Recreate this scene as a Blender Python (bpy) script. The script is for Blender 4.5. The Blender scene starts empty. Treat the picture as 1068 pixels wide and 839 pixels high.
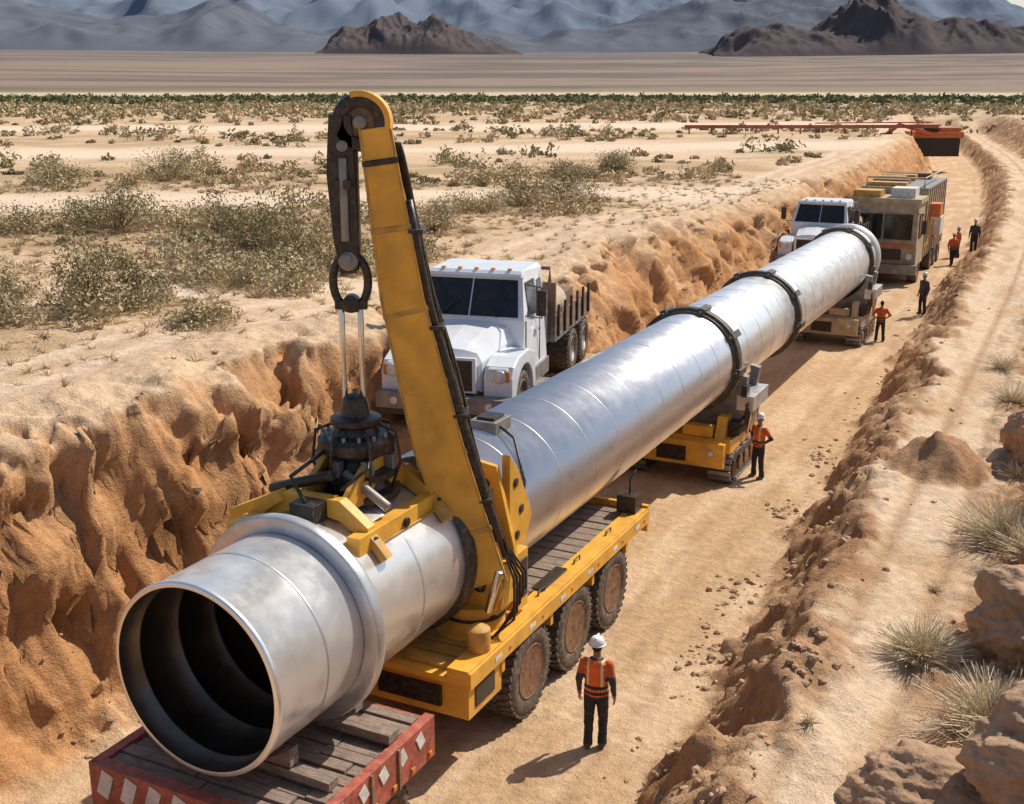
import bpy, math, random, numpy as np
from mathutils import Vector, Matrix, kdtree
random.seed(7); np.random.seed(7)
AZ=math.radians(26.53); CA=math.cos(AZ); SA=math.sin(AZ)
def W2L(X,Y,z): return (CA*X-SA*Y, SA*X+CA*Y, z)
def L2W(t,s,z): return (CA*t+SA*s, -SA*t+CA*s, z)
scene=bpy.context.scene
# ---------------------------------------------------------------- materials
def newmat(name):
    m=bpy.data.materials.new(name); m.use_nodes=True
    nt=m.node_tree; b=nt.nodes['Principled BSDF']; return m,nt,b
def N(nt,t,**kw):
    n=nt.nodes.new(t)
    for k,v in kw.items():
        if k in n.inputs: n.inputs[k].default_value=v
        else: setattr(n,k,v)
    return n
DUST=(0.46,0.31,0.19)
def mat(name,col,rough=.6,metal=0,var=.25,scale=3,bump=.15,bscale=25,dust=.25,coat=0,dustcol=DUST,streak=False,bdist=.02):
    m,nt,b=newmat(name); L=nt.links
    tc=N(nt,'ShaderNodeTexCoord')
    src=tc.outputs['Object']
    if streak:
        mp=N(nt,'ShaderNodeMapping'); mp.inputs['Scale'].default_value=streak; L.new(src,mp.inputs[0]); src=mp.outputs[0]
    n1=N(nt,'ShaderNodeTexNoise',Scale=scale,Detail=3.0); L.new(src,n1.inputs['Vector'])
    r1=N(nt,'ShaderNodeMapRange'); L.new(n1.outputs['Fac'],r1.inputs[0])
    r1.inputs[1].default_value=.3; r1.inputs[2].default_value=.7; r1.inputs[3].default_value=1-var; r1.inputs[4].default_value=1+var*.4
    mx=N(nt,'ShaderNodeMix',data_type='RGBA',blend_type='MULTIPLY'); mx.inputs[0].default_value=1
    mx.inputs[6].default_value=(*col,1); L.new(r1.outputs[0],mx.inputs[7])
    n2=N(nt,'ShaderNodeTexNoise',Scale=scale*2.3,Detail=5.0,Roughness=.7); L.new(tc.outputs['Object'],n2.inputs['Vector'])
    r2=N(nt,'ShaderNodeMapRange'); L.new(n2.outputs['Fac'],r2.inputs[0])
    r2.inputs[1].default_value=.45; r2.inputs[2].default_value=.75; r2.inputs[3].default_value=dust*.25; r2.inputs[4].default_value=min(1,dust*2)
    m2=N(nt,'ShaderNodeMix',data_type='RGBA'); L.new(r2.outputs[0],m2.inputs[0]); L.new(mx.outputs[2],m2.inputs[6]); m2.inputs[7].default_value=(*dustcol,1)
    L.new(m2.outputs[2],b.inputs['Base Color'])
    b.inputs['Metallic'].default_value=metal
    r3=N(nt,'ShaderNodeMapRange'); L.new(n2.outputs['Fac'],r3.inputs[0])
    r3.inputs[1].default_value=.3; r3.inputs[2].default_value=.75; r3.inputs[3].default_value=rough*.85; r3.inputs[4].default_value=min(1,rough*1.25+.05)
    L.new(r3.outputs[0],b.inputs['Roughness'])
    if coat: b.inputs['Coat Weight'].default_value=coat
    if bump:
        n3=N(nt,'ShaderNodeTexNoise',Scale=bscale,Detail=3.0); L.new(tc.outputs['Object'],n3.inputs['Vector'])
        bp=N(nt,'ShaderNodeBump',Strength=bump,Distance=bdist); L.new(n3.outputs['Fac'],bp.inputs['Height']); L.new(bp.outputs[0],b.inputs['Normal'])
    return m
M={}
M['steel']=mat('pipe_steel',(.89,.885,.88),.31,.82,.09,1.1,.015,4,.008,streak=(1,.10,1))
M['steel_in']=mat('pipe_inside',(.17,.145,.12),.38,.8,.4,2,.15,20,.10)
M['flange']=mat('flange_steel',(.66,.66,.67),.36,.75,.2,3,.08,30,.04)
M['darkring']=mat('dark_band',(.06,.058,.055),.45,.5,.4,4,.2,30,.18)
M['yellow']=mat('yellow_paint',(.80,.40,.035),.42,0,.28,2.5,.10,22,.14,coat=.2)
M['yellowd']=mat('worn_yellow',(.60,.31,.04),.55,0,.5,3,.2,18,.3)
M['black']=mat('black_steel',(.022,.021,.022),.35,.3,.4,5,.2,30,.10)
M['rubber']=mat('tyre_rubber',(.045,.040,.037),.85,0,.3,6,.3,40,.30)
M['hub']=mat('rusty_hub',(.20,.09,.045),.7,.3,.5,6,.3,30,.3)
M['white']=mat('white_paint',(.74,.76,.79),.28,0,.12,2,.03,10,.05,coat=.4)
M['chrome']=mat('chrome',(.7,.7,.7),.2,1,.1,4,.0,10,.05)
M['glass']=mat('dark_glass',(.012,.015,.018),.08,0,.2,2,.0,5,.03)
M['red']=mat('red_paint',(.40,.065,.045),.55,0,.5,5,.2,30,.25)
M['stripew']=mat('reflector_white',(.72,.70,.66),.5,0,.3,6,.1,30,.15)
M['wood']=mat('timber',(.22,.165,.135),.8,0,.5,4,.5,14,.25,streak=(1,6,6))
M['grey']=mat('grey_steel',(.25,.25,.25),.5,.4,.4,4,.2,25,.2)
M['tan']=mat('tan_paint',(.46,.37,.24),.6,0,.4,3,.2,20,.3)
M['orange']=mat('orange_paint',(.65,.16,.04),.5,0,.3,3,.15,20,.15)
M['rust']=mat('rusty_red',(.42,.11,.07),.7,0,.4,.5,.15,5,.2)
M['bedrust']=mat('rusty_bed',(.17,.10,.07),.75,.2,.5,2,.2,15,.35)
M['lamp']=mat('lamp_lens',(.6,.6,.58),.15,.2,.1,4,.0,10,.05)
M['amber']=mat('amber_lens',(.6,.2,.02),.25,0,.1,4,.0,10,.05)
M['vest']=mat('hi_vis_orange',(.88,.15,.02),.8,0,.2,8,.5,30,.04)
M['refl']=mat('reflective_tape',(.80,.66,.35),.4,0,.1,8,.1,30,.04)
M['trouser']=mat('dark_trousers',(.018,.018,.022),.9,0,.3,10,.5,30,.06)
M['shirt']=mat('dark_shirt',(.05,.045,.05),.9,0,.3,10,.5,30,.05)
M['oshirt']=mat('orange_shirt',(.62,.12,.03),.9,0,.3,10,.5,30,.03)
M['skin']=mat('skin',(.30,.15,.09),.55,0,.12,10,.1,60,.0)
M['hair']=mat('hair',(.02,.014,.01),.8,0,.3,30,.4,80,.0)
M['helmet']=mat('white_helmet',(.80,.80,.78),.3,0,.08,8,.0,20,.03)
M['boot']=mat('boots',(.06,.04,.03),.8,0,.3,10,.3,40,.3)
# ---------------------------------------------------------------- mesh builder
class MB:
    def __init__(s): s.v=[];s.f=[];s.m=[];s.sm=[];s.mats=[]
    def mi(s,k):
        if k not in s.mats: s.mats.append(k)
        return s.mats.index(k)
    def add(s,vs,fs,k,sm=False):
        o=len(s.v); s.v+= [tuple(v) for v in vs]; i=s.mi(k)
        for f in fs: s.f.append([o+a for a in f]); s.m.append(i); s.sm.append(sm)
    def box(s,a,b,k,tx=0,ty=0,rot=None,piv=None):
        x0,y0,z0=a;x1,y1,z1=b
        vs=[Vector(p) for p in [(x0,y0,z0),(x1,y0,z0),(x1,y1,z0),(x0,y1,z0),(x0+tx,y0+ty,z1),(x1-tx,y0+ty,z1),(x1-tx,y1-ty,z1),(x0+tx,y1-ty,z1)]]
        if rot is not None:
            c=Vector(piv) if piv else (Vector(a)+Vector(b))/2
            vs=[c+rot@(v-c) for v in vs]
        s.add(vs,[(0,3,2,1),(4,5,6,7),(0,1,5,4),(1,2,6,5),(2,3,7,6),(3,0,4,7)],k)
    def lathe(s,p,d,prof,k,seg=32,sm=True,close=False,a0=0,a1=2*math.pi):
        p=Vector(p);d=Vector(d).normalized()
        u=d.orthogonal().normalized(); 
        if abs(d.z)<.9: u=Vector((0,0,1)); u=(u-d*u.dot(d)).normalized()
        w=d.cross(u); full=abs(a1-a0-2*math.pi)<1e-6; n=seg if full else seg+1
        vs=[];fs=[]
        for (al,r) in prof:
            for i in range(n):
                an=a0+(a1-a0)*i/seg; vs.append(p+d*al+(u*math.cos(an)+w*math.sin(an))*r)
        m=len(prof)
        for j in range(m if close else m-1):
            j2=(j+1)%m
            for i in range(seg):
                i2=(i+1)%n; fs.append((j*n+i,j*n+i2,j2*n+i2,j2*n+i))
        if not close and full:
            if prof[0][1]>0: fs.append(tuple(reversed(range(n))))
            if prof[-1][1]>0: fs.append(tuple((m-1)*n+i for i in range(n)))
        s.add(vs,fs,k,sm)
    def cyl(s,p0,p1,r,k,seg=16,r1=None):
        p0=Vector(p0);p1=Vector(p1); L=(p1-p0).length
        s.lathe(p0,p1-p0,[(0,r),(L,r if r1 is None else r1)],k,seg)
    def tube(s,pts,r,k,seg=8):
        pts=[Vector(p) for p in pts]; vs=[];fs=[];n=len(pts)
        t0=(pts[1]-pts[0]).normalized(); u=t0.orthogonal().normalized()
        for i,p in enumerate(pts):
            t=((pts[min(i+1,n-1)]-pts[max(i-1,0)])).normalized(); u=(u-t*u.dot(t)).normalized(); w=t.cross(u)
            rr=r[i] if isinstance(r,(list,tuple)) else r
            for j in range(seg):
                a=2*math.pi*j/seg; vs.append(p+(u*math.cos(a)+w*math.sin(a))*rr)
        for i in range(n-1):
            for j in range(seg):
                j2=(j+1)%seg; fs.append((i*seg+j,i*seg+j2,(i+1)*seg+j2,(i+1)*seg+j))
        fs.append(tuple(reversed(range(seg)))); fs.append(tuple((n-1)*seg+j for j in range(seg)))
        s.add(vs,fs,k,True)
    def beam(s,pts,w,h,k,side):
        pts=[Vector(p) for p in pts];n=len(pts);vs=[];fs=[];side=Vector(side).normalized()
        for i,p in enumerate(pts):
            t=(pts[min(i+1,n-1)]-pts[max(i-1,0)]).normalized(); a=(side-t*side.dot(t)).normalized(); b=t.cross(a)
            ww=(w[i] if isinstance(w,(list,tuple)) else w)/2; hh=(h[i] if isinstance(h,(list,tuple)) else h)/2
            vs+=[p-a*ww-b*hh,p+a*ww-b*hh,p+a*ww+b*hh,p-a*ww+b*hh]
        for i in range(n-1):
            for j in range(4):
                j2=(j+1)%4; fs.append((i*4+j,i*4+j2,i*4+4+j2,i*4+4+j))
        fs.append((3,2,1,0)); fs.append(tuple((n-1)*4+j for j in range(4)))
        s.add(vs,fs,k)
    def prism(s,poly,ax,a0,a1,k,ins=0,sm=False):
        n=len(poly);vs=[]
        for e,a in ((0,a0),(1,a1)):
            for i,(p,q) in enumerate(poly):
                d=(ins[i] if isinstance(ins,(list,tuple)) else ins); aa=a+d if e==0 else a-d
                vs.append((aa,p,q) if ax==0 else ((p,aa,q) if ax==1 else (p,q,aa)))
        fs=[tuple(range(n)),tuple(reversed(range(n,2*n)))]+[(i,i+n,(i+1)%n+n,(i+1)%n) for i in range(n)]
        s.add(vs,fs,k,sm)
    def wheel(s,c,r,w,side=1,hub='hub',treads=30):
        c=Vector(c); d=Vector((side,0,0)); h=w/2
        s.lathe(c,d,[(-h,r*.55),(-h,r*.80),(-h*.9,r*.93),(-h*.6,r*.97),(h*.6,r*.97),(h*.9,r*.93),(h,r*.80),(h*.95,r*.62),(h*.8,r*.56)],'rubber',40)
        s.lathe(c,d,[(h*.93,r*.60),(h*.98,r*.56),(h*.6,r*.50),(h*.45,r*.3),(h*.75,r*.26),(h*.9,r*.2),(h*.95,r*.08),(h*.95,0)],hub,32)
        for i in range(10):
            a=2*math.pi*i/10; q=c+Vector((side*h*.45,math.cos(a)*r*.38,math.sin(a)*r*.38)); s.cyl(q,q+Vector((side*.07,0,0)),r*.035,'grey',6)
        for i in range(treads):
            a=2*math.pi*i/treads
            for sd in (-1,1):
                R=Matrix.Rotation(a+sd*.04,3,'X'); q=c+Vector((sd*h*.48,0,0))
                cc=R@Vector((0,0,r*.965))
                s.box(q+cc-Vector((h*.46,r*.055,r*.03)),q+cc+Vector((h*.46,r*.055,r*.03)),'rubber',rot=R@Matrix.Rotation(sd*.25,3,'Z'),piv=q+cc)
    def build(s,name,parent=None,org=(0,0,0),rot=-AZ,world=True,bevel=.012,loc=None):
        o=Vector(org); me=bpy.data.meshes.new(name)
        me.from_pydata([tuple(Vector(v)-o) for v in s.v],[],s.f)
        for k in s.mats: me.materials.append(M[k])
        me.polygons.foreach_set('material_index',s.m); me.polygons.foreach_set('use_smooth',s.sm); me.update()
        import bmesh
        bm=bmesh.new(); bm.from_mesh(me); bmesh.ops.recalc_face_normals(bm,faces=bm.faces); bm.to_mesh(me); bm.free()
        ob=bpy.data.objects.new(name,me); scene.collection.objects.link(ob)
        if bevel:
            b=ob.modifiers.new('bev','BEVEL'); b.width=bevel; b.segments=2; b.limit_method='ANGLE'; b.angle_limit=math.radians(50)
        if parent: ob.parent=parent
        else:
            ob.location=loc if loc is not None else L2W(*org); ob.rotation_euler=(0,0,rot)
        return ob
def group(name,org,rot=-AZ,loc=None):
    e=bpy.data.objects.new(name,None); scene.collection.objects.link(e); e.empty_display_size=.3
    e.location=loc if loc is not None else L2W(*org); e.rotation_euler=(0,0,rot); return e
# ---------------------------------------------------------------- noise
perm=np.random.RandomState(3).permutation(256); perm=np.concatenate([perm,perm,perm])
ga=np.random.RandomState(4).rand(256)*2*np.pi; GX=np.cos(ga);GY=np.sin(ga)
def perlin(x,y,seed=0):
    x=np.asarray(x,float)+seed*17.3; y=np.asarray(y,float)+seed*9.7
    xi=np.floor(x).astype(int);yi=np.floor(y).astype(int);xf=x-xi;yf=y-yi
    u=xf*xf*xf*(xf*(xf*6-15)+10);v=yf*yf*yf*(yf*(yf*6-15)+10)
    def g(ix,iy,dx,dy):
        h=perm[perm[ix&255]+(iy&255)]; return GX[h]*dx+GY[h]*dy
    a=g(xi,yi,xf,yf);b=g(xi+1,yi,xf-1,yf);c=g(xi,yi+1,xf,yf-1);d=g(xi+1,yi+1,xf-1,yf-1)
    return (a+(b-a)*u+((c+(d-c)*u)-(a+(b-a)*u))*v)*1.5
def fbm(x,y,o=4,seed=0,g=.5):
    r=0;a=1.
    for i in range(o): r=r+a*perlin(x*2**i,y*2**i,seed+i); a*=g
    return r
def ridged(x,y,o=5,seed=0,g=.5):
    r=0;a=1.;n=0
    for i in range(o): r=r+a*(1-np.minimum(np.abs(perlin(x*2.1**i,y*2.1**i,seed+i))*1.6,1))**2; n+=a; a*=g
    return r/n
def sm(x): x=np.clip(x,0,1); return x*x*(3-2*x)
# ---------------------------------------------------------------- terrain
PZ=4.6
def farz(d): return np.minimum(np.clip(d-700,0,None),3300)**1.3*.0031+.018*np.clip(d-4000,0,None)
def curve(s):
    q=np.clip((s-50)/121.,0,1); return -9*q*q-np.clip(s-171,0,200)*.15
def ruts(t,s,tt):
    r=0
    for a,w in ((-5.75,.15),(-6.5,.17),(-7.25,.14),(-11.2,.2)):
        r=r+np.exp(-((tt-a-.25*perlin(s*.07,s*0,5))/w)**2)
    return r
def height(t,s):
    X=CA*t+SA*s;Y=-SA*t+CA*s;d=np.hypot(X,Y)
    tt=t-curve(s)
    fl=.035*fbm(t*1.1,s*.5,4,1)+.012*fbm(t*5,s*5,3,2)-.055*ruts(t,s,tt)
    tl=-tt-11.8-.7*sm((19-s)/8.)+.8*fbm(s*.13,tt*.05,2,11)
    amp=1-.45*sm((s-24)/8)
    alc=np.abs(fbm(s*.33,tt*.45,4,12,.5))*1.5*amp
    tal=2.0*sm((tl+.3-alc*.3+.35*fbm(s*.9,tt*.9,4,14,.5))/2.3)
    x2=(tl-.9-alc+.35+.22*fbm(s*1.1,tt*1.3,3,13,.5))/(1.6+.9*sm((s-26)/10))
    cl=(PZ-2.0)*(.6*sm(x2)+.4*np.clip(x2,0,1)**.7)
    left=tal+cl+.14*fbm(s*.9,tt*.9,6,15,.6)*sm(tl/1.)*sm(1-(tl-3.2)/1.5)
    plain=PZ+.25*fbm(X*.05,Y*.05,3,20)+.07*fbm(X*.4,Y*.4,4,21,.55)
    left=left+(plain-PZ)*sm(x2)+.14*np.exp(-((tl-3.9)/.9)**2)*sm(x2)
    re=-5.0-.036*(np.clip(s,5,55)-13)
    tr=tt-re+.45*fbm(s*.45,tt*.4,4,30)+.2*fbm(s*1.8,tt*1.8,4,31,.5)
    rt=1.5*sm(tr/2.1)+.14*np.exp(-((tr-2.1)/.5)**2)
    onstrip=sm((tr-2.)/.6)*sm(1-(tr-3.6)/.6)
    rt=rt+.15*fbm(s*1.0,tt*1.0,6,32,.64)*sm(tr/.6)*(1-.82*onstrip)
    rt=rt-.07*onstrip*(np.exp(-((tt+2.75)/.14)**2)+np.exp(-((tt+1.65)/.14)**2))
    rb=tt+1.15+.4*fbm(s*.3,tt*.3,3,33)
    rt=rt+(PZ-1.5)*sm(rb/5.5)+.35*np.abs(fbm(s*.5,tt*.5,6,34,.55))*sm(rb/1.)*sm(1-(rb-4)/3)
    z=fl*(1-sm(tl/.6))*(1-sm(tr/.6))+np.where(tt<-9,left,0)+np.where(tt>-9,rt,0)
    rr=np.hypot(t+2.45,s-27.0)+.14*fbm(t*2,s*2,5,35,.55); z=z+np.clip(.98-rr*.8,0,1)*1.0
    rr=np.hypot((t+3.2)*1.,(s-16.2)*.7)+.2*fbm(t*2,s*2,5,38,.55); z=z+np.clip(.35-rr*.35,0,1)
    k=np.clip(sm((s-235)/40.)+sm((-14-s)/10.),0,1); z=z*(1-k)+plain*k
    def bench(z,s0,s1,h,te=-10.75):
        m=sm((s-s0)/2.2)*sm((s1-s)/2.2)*sm((te-tt+.15*fbm(s,tt,2,36))/.7)
        return np.maximum(z,h*m+.04*fbm(s*2,tt*2,3,37)*m)
    z=bench(z,18.6,31.5,2.75); z=bench(z,51,66,1.5)
    z=z+farz(d)
    return z,tt,tl,tr,x2,rb,X,Y,d
def lines(a0,a1,base,lo,hi,g):
    mid=list(np.arange(a0,a1,base)); x=a1;st=base;up=[]
    while x<hi: up.append(x); st*=1+g; x+=st
    up.append(hi); x=a0;st=base;dn=[]
    while True:
        st*=1+g; x-=st
        if x<lo: break
        dn.append(x)
    dn.append(lo); return np.array(dn[::-1]+mid+up)
tL=lines(-17.5,1.5,.06,-14000,14000,.048)
sl=list(lines(8,8.1,.1,-14000,8.1,.12)[:-1]); x=8.1
while x<300: sl.append(x); x+=max(.06,.0052*x)
st=x*.0052
while x<15000: sl.append(x); st*=1.05; x+=st
sL=np.array(sl)
T,S=np.meshgrid(tL,sL)
Z,tt,tl,tr,x2,rb,X,Y,D=height(T,S)
def hz(t,s):
    i=int(np.clip(np.searchsorted(sL,s)-1,0,len(sL)-2)); j=int(np.clip(np.searchsorted(tL,t)-1,0,len(tL)-2))
    a=(s-sL[i])/(sL[i+1]-sL[i]);b=(t-tL[j])/(tL[j+1]-tL[j])
    return float((Z[i,j]*(1-b)+Z[i,j+1]*b)*(1-a)+(Z[i+1,j]*(1-b)+Z[i+1,j+1]*b)*a)
def hW(X,Y): t,s,_=W2L(X,Y,0); return hz(t,s)
nr,nc=T.shape
def gridmesh(name,P,nr,nc,cols,matl,smooth=True,rot=-AZ):
    me=bpy.data.meshes.new(name); me.vertices.add(nr*nc); me.vertices.foreach_set('co',P.astype(np.float32).ravel())
    i=np.arange(nr*nc).reshape(nr,nc); q=np.stack([i[:-1,:-1],i[:-1,1:],i[1:,1:],i[1:,:-1]],-1).reshape(-1,4)
    me.loops.add(q.size); me.loops.foreach_set('vertex_index',q.ravel().astype(np.int32))
    me.polygons.add(len(q)); me.polygons.foreach_set('loop_start',np.arange(0,q.size,4,dtype=np.int32))
    me.polygons.foreach_set('use_smooth',np.full(len(q),smooth)); me.update(calc_edges=True)
    if cols is not None:
        at=me.color_attributes.new('Col','FLOAT_COLOR','POINT'); c=np.ones((nr*nc,4),np.float32); c[:,:3]=cols.reshape(-1,3); at.data.foreach_set('color',c.ravel())
    me.materials.append(matl); ob=bpy.data.objects.new(name,me); scene.collection.objects.link(ob); ob.rotation_euler=(0,0,rot); return ob
def C(*c): return np.array(c,float)
def mixc(a,b,f): return a+(b-a)*f[...,None]
slope=np.hypot(np.gradient(Z,axis=0)/np.maximum(np.gradient(S,axis=0),1e-3),np.gradient(Z,axis=1)/np.maximum(np.gradient(T,axis=1),1e-3))
n1=fbm(X*.06,Y*.16,4,40); n2=fbm(X*.5,Y*.5,4,41); n3=fbm(T*.8,S*.25,4,42); n4=fbm(X*2,Y*2,3,43)
sand=C(.63,.455,.30); dry=C(.45,.32,.185); road=C(.54,.36,.21); wall=C(.52,.275,.125); brown=C(.38,.215,.115); pale=C(.65,.49,.34)
Z0=np.zeros(T.shape+(3,))
col=Z0+road
col=mixc(col,C(.64,.455,.29),sm((n3)*1.2+.3))
col=mixc(col,C(.38,.24,.135),np.clip(ruts(T,S,tt),0,1)*.55*sm(n4+.6))
inL=(tt<-9)
wf=sm(tl/.5)*inL; wc=mixc(Z0+wall,C(.61,.385,.215),sm(n2*1.3+.35))
strata=.5+.5*np.sin(Z*7+1.5*fbm(S*.2,Z*.5,3,64)*3); wc=mixc(wc,C(.42,.205,.09),sm(strata*1.6-.7)*.4*sm(n4+.6)*sm((Z-1.2)/1))
col=mixc(col,wc,wf)
pf=sm((x2-.6)/.45)*inL; pcol=mixc(Z0+sand,dry,sm(n1*2.0+.35+.35*n2)*sm((-tt-17.0)/2.5))
pcol=mixc(pcol,C(.52,.355,.215),sm(n4*1.2+.2)*.45)
col=mixc(col,pcol,pf)
rf=sm(tr/.5)*(~inL); col=mixc(col,mixc(Z0+brown,C(.52,.33,.19),sm(n2*1.3+.3)),rf)
sf=sm((tr-2.0+.3*n2)/.5)*sm((.3-rb+.4*n2)/.7)*(~inL); col=mixc(col,mixc(Z0+pale,C(.55,.375,.23),sm(n3*1.5+.05)),sf)
col=mixc(col,C(.40,.25,.145),sf*.65*(np.exp(-((tt+2.75)/.12)**2)+np.exp(-((tt+1.65)/.12)**2)))
rr=np.hypot(T+2.45,S-27.0); col=mixc(col,brown,sm((1.5-rr+.3*n4)/.4)*.9)
rr=np.hypot(T+3.2,(S-16.2)*.7); col=mixc(col,brown,sm((1.0-rr+.3*n4)/.4)*.7)
bf=sm((rb-3.5)/2)*(~inL); col=mixc(col,mixc(Z0+sand,dry,sm(n1*1.8+.4)),bf)
kk=sm((S-235)/40.); col=mixc(col,mixc(Z0+sand,dry,sm(n1*1.8+.42)),kk)
steep=sm((slope-.9)/1.2)*sm(1-(D-200)/100); col=mixc(col,C(.48,.235,.10),steep*.5)
WASH=((60,4,4.6,.12),(106,8,9,.10),(33.5,1.5,1.5,.30),(165,10,14,.05))
for (y0,am,w_,sl_) in WASH:
    yc=y0+am*perlin(X*.02,X*0,46)+X*sl_; col=mixc(col,C(.76,.59,.44),np.clip(1.3*np.exp(-((Y-yc+n2*1.2)/w_)**2),0,1)*(tt<-15.5)*.95)
for q in (-16.9,-18.3): col=mixc(col,C(.74,.57,.42),np.exp(-((tt-q-.5*perlin(S*.08,S*0,47))/.3)**2)*.8*(S<230)*(S>-10))
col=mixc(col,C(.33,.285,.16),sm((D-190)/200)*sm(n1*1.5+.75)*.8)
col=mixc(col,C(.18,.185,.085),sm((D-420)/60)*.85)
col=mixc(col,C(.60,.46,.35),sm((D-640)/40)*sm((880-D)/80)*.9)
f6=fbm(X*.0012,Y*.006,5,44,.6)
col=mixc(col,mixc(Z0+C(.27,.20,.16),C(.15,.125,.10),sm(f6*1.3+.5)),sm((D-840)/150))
col=mixc(col,mixc(Z0+C(.205,.165,.15),C(.14,.13,.125),sm(f6*1.3+.5)),sm((D-1900)/2500))  # far plain: aerial haze painted into the soil colour, greyer with distance
gm,nt,b=newmat('desert_soil'); L=nt.links
at=N(nt,'ShaderNodeAttribute',attribute_name='Col'); tc=N(nt,'ShaderNodeTexCoord')
nA=N(nt,'ShaderNodeTexNoise',Scale=4.5,Detail=6.0,Roughness=.66); L.new(tc.outputs['Object'],nA.inputs['Vector'])
nB=N(nt,'ShaderNodeTexNoise',Scale=36.0,Detail=3.0,Roughness=.6); L.new(tc.outputs['Object'],nB.inputs['Vector'])
prev=at.outputs['Color']
for n,lo,hi in ((nA,.82,1.14),(nB,.82,1.14)):
    r=N(nt,'ShaderNodeMapRange'); L.new(n.outputs['Fac'],r.inputs[0]); r.inputs[1].default_value=.32;r.inputs[2].default_value=.68;r.inputs[3].default_value=lo;r.inputs[4].default_value=hi
    m=N(nt,'ShaderNodeMix',data_type='RGBA',blend_type='MULTIPLY'); m.inputs[0].default_value=1; L.new(prev,m.inputs[6]); L.new(r.outputs[0],m.inputs[7]); prev=m.outputs[2]
L.new(prev,b.inputs['Base Color']); b.inputs['Roughness'].default_value=.95; b.inputs['Specular IOR Level'].default_value=.1
b1=N(nt,'ShaderNodeBump',Strength=.65,Distance=.12); L.new(nA.outputs['Fac'],b1.inputs['Height'])
b2=N(nt,'ShaderNodeBump',Strength=.5,Distance=.018); L.new(nB.outputs['Fac'],b2.inputs['Height']); L.new(b1.outputs[0],b2.inputs['Normal']); L.new(b2.outputs[0],b.inputs['Normal'])
# sideways erosion of the bank: ledges, hollows and small overhangs
wm=sm((tl-.3)/1.0)*sm((1.25-x2)/.5)*inL*sm((120-S)/60)*sm((S+5)/5)
dT=wm*(.26*fbm(S*.6,Z*.9,5,60,.52)+.12*perlin(Z*1.9+.3*S,S*.35,61)-.24*sm((fbm(S*.9,Z*1.2,3,62,.5)-.25)*3)-.05*ridged(S*1.3,Z*1.5,3,65))
wr=sm((tr-.1)/.5)*sm((2.6-tr)/.6)*(~inL)*sm((90-S)/40)
dT=dT+wr*.11*fbm(S*1.6,Z*2.5,5,63,.58)
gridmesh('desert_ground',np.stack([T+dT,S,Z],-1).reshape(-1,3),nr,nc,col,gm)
# ---------------------------------------------------------------- mountains
def hillmat(name,c1,c2,sc):
    m,nt,b=newmat(name); L=nt.links; tc=N(nt,'ShaderNodeTexCoord')
    n=N(nt,'ShaderNodeTexNoise',Scale=sc,Detail=6.0,Roughness=.65); L.new(tc.outputs['Object'],n.inputs['Vector'])
    r=N(nt,'ShaderNodeMapRange'); L.new(n.outputs['Fac'],r.inputs[0]); r.inputs[1].default_value=.35;r.inputs[2].default_value=.65
    x=N(nt,'ShaderNodeMix',data_type='RGBA'); L.new(r.outputs[0],x.inputs[0]); x.inputs[6].default_value=(*c1,1);x.inputs[7].default_value=(*c2,1)
    L.new(x.outputs[2],b.inputs['Base Color']); b.inputs['Roughness'].default_value=1; b.inputs['Specular IOR Level'].default_value=0; return m
def ridge(name,x0,x1,yc,dep,prof,matl,nx=420,ny=90,rough=.35,freq=.004,seed=50,pw=.8):
    xs=np.linspace(x0,x1,nx);ys=np.linspace(yc-dep,yc+dep,ny);XX,YY=np.meshgrid(xs,ys)
    top=np.interp(XX+.25/freq*fbm(XX*freq*1.5,YY*freq*1.5,3,seed+9),[p[0] for p in prof],[p[1] for p in prof])
    v=1-np.abs(YY-yc)/dep
    base=PZ+farz(np.hypot(XX,YY))
    rn=ridged(XX*freq,YY*freq*.6,5,seed,.5)
    H=np.maximum(top-base,0)*np.clip(v**pw*(1-rough)+rough*rn*1.5*sm(v*2.5),0,1.05)
    Zz=base+H-8*(1-sm(v*8))-6*(top<=base)
    return gridmesh(name,np.stack([XX,YY,Zz],-1).reshape(-1,3),ny,nx,None,matl,True,0)
def zp(y,Yd): return 10+(91-y)/1244.*Yd
def xp(x,Yd): return (x-534)/1244.*Yd
def pr(l,Yd): return [(xp(a,Yd),zp(b,Yd)) for a,b in l]
hmA=hillmat('rock_painted_blue_haze',(.145,.18,.235),(.155,.19,.245),.001)  # blue is aerial haze painted into the base colour, not the rock's own
hmB=hillmat('rock_painted_violet_haze',(.115,.13,.16),(.13,.142,.17),.002)  # nearer range: same painted haze tint, a little darker
hmC=hillmat('dark_rock',(.085,.075,.08),(.125,.10,.098),.01)
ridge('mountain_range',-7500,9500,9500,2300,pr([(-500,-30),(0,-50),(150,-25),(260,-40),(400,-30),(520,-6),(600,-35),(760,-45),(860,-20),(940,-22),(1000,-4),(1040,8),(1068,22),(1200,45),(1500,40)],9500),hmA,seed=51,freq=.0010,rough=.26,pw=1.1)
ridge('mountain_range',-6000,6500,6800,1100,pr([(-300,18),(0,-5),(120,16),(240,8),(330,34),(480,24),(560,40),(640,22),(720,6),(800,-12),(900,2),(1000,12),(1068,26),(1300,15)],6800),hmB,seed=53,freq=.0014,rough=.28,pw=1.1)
ridge('rocky_hill',-760,60,3900,240,pr([(338,60),(352,42),(366,32),(385,28),(400,17),(425,19),(450,15),(468,27),(500,38),(525,50),(545,60)],3900),hmC,seed=55,freq=.007,rough=.3,nx=200,ny=80)
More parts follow.
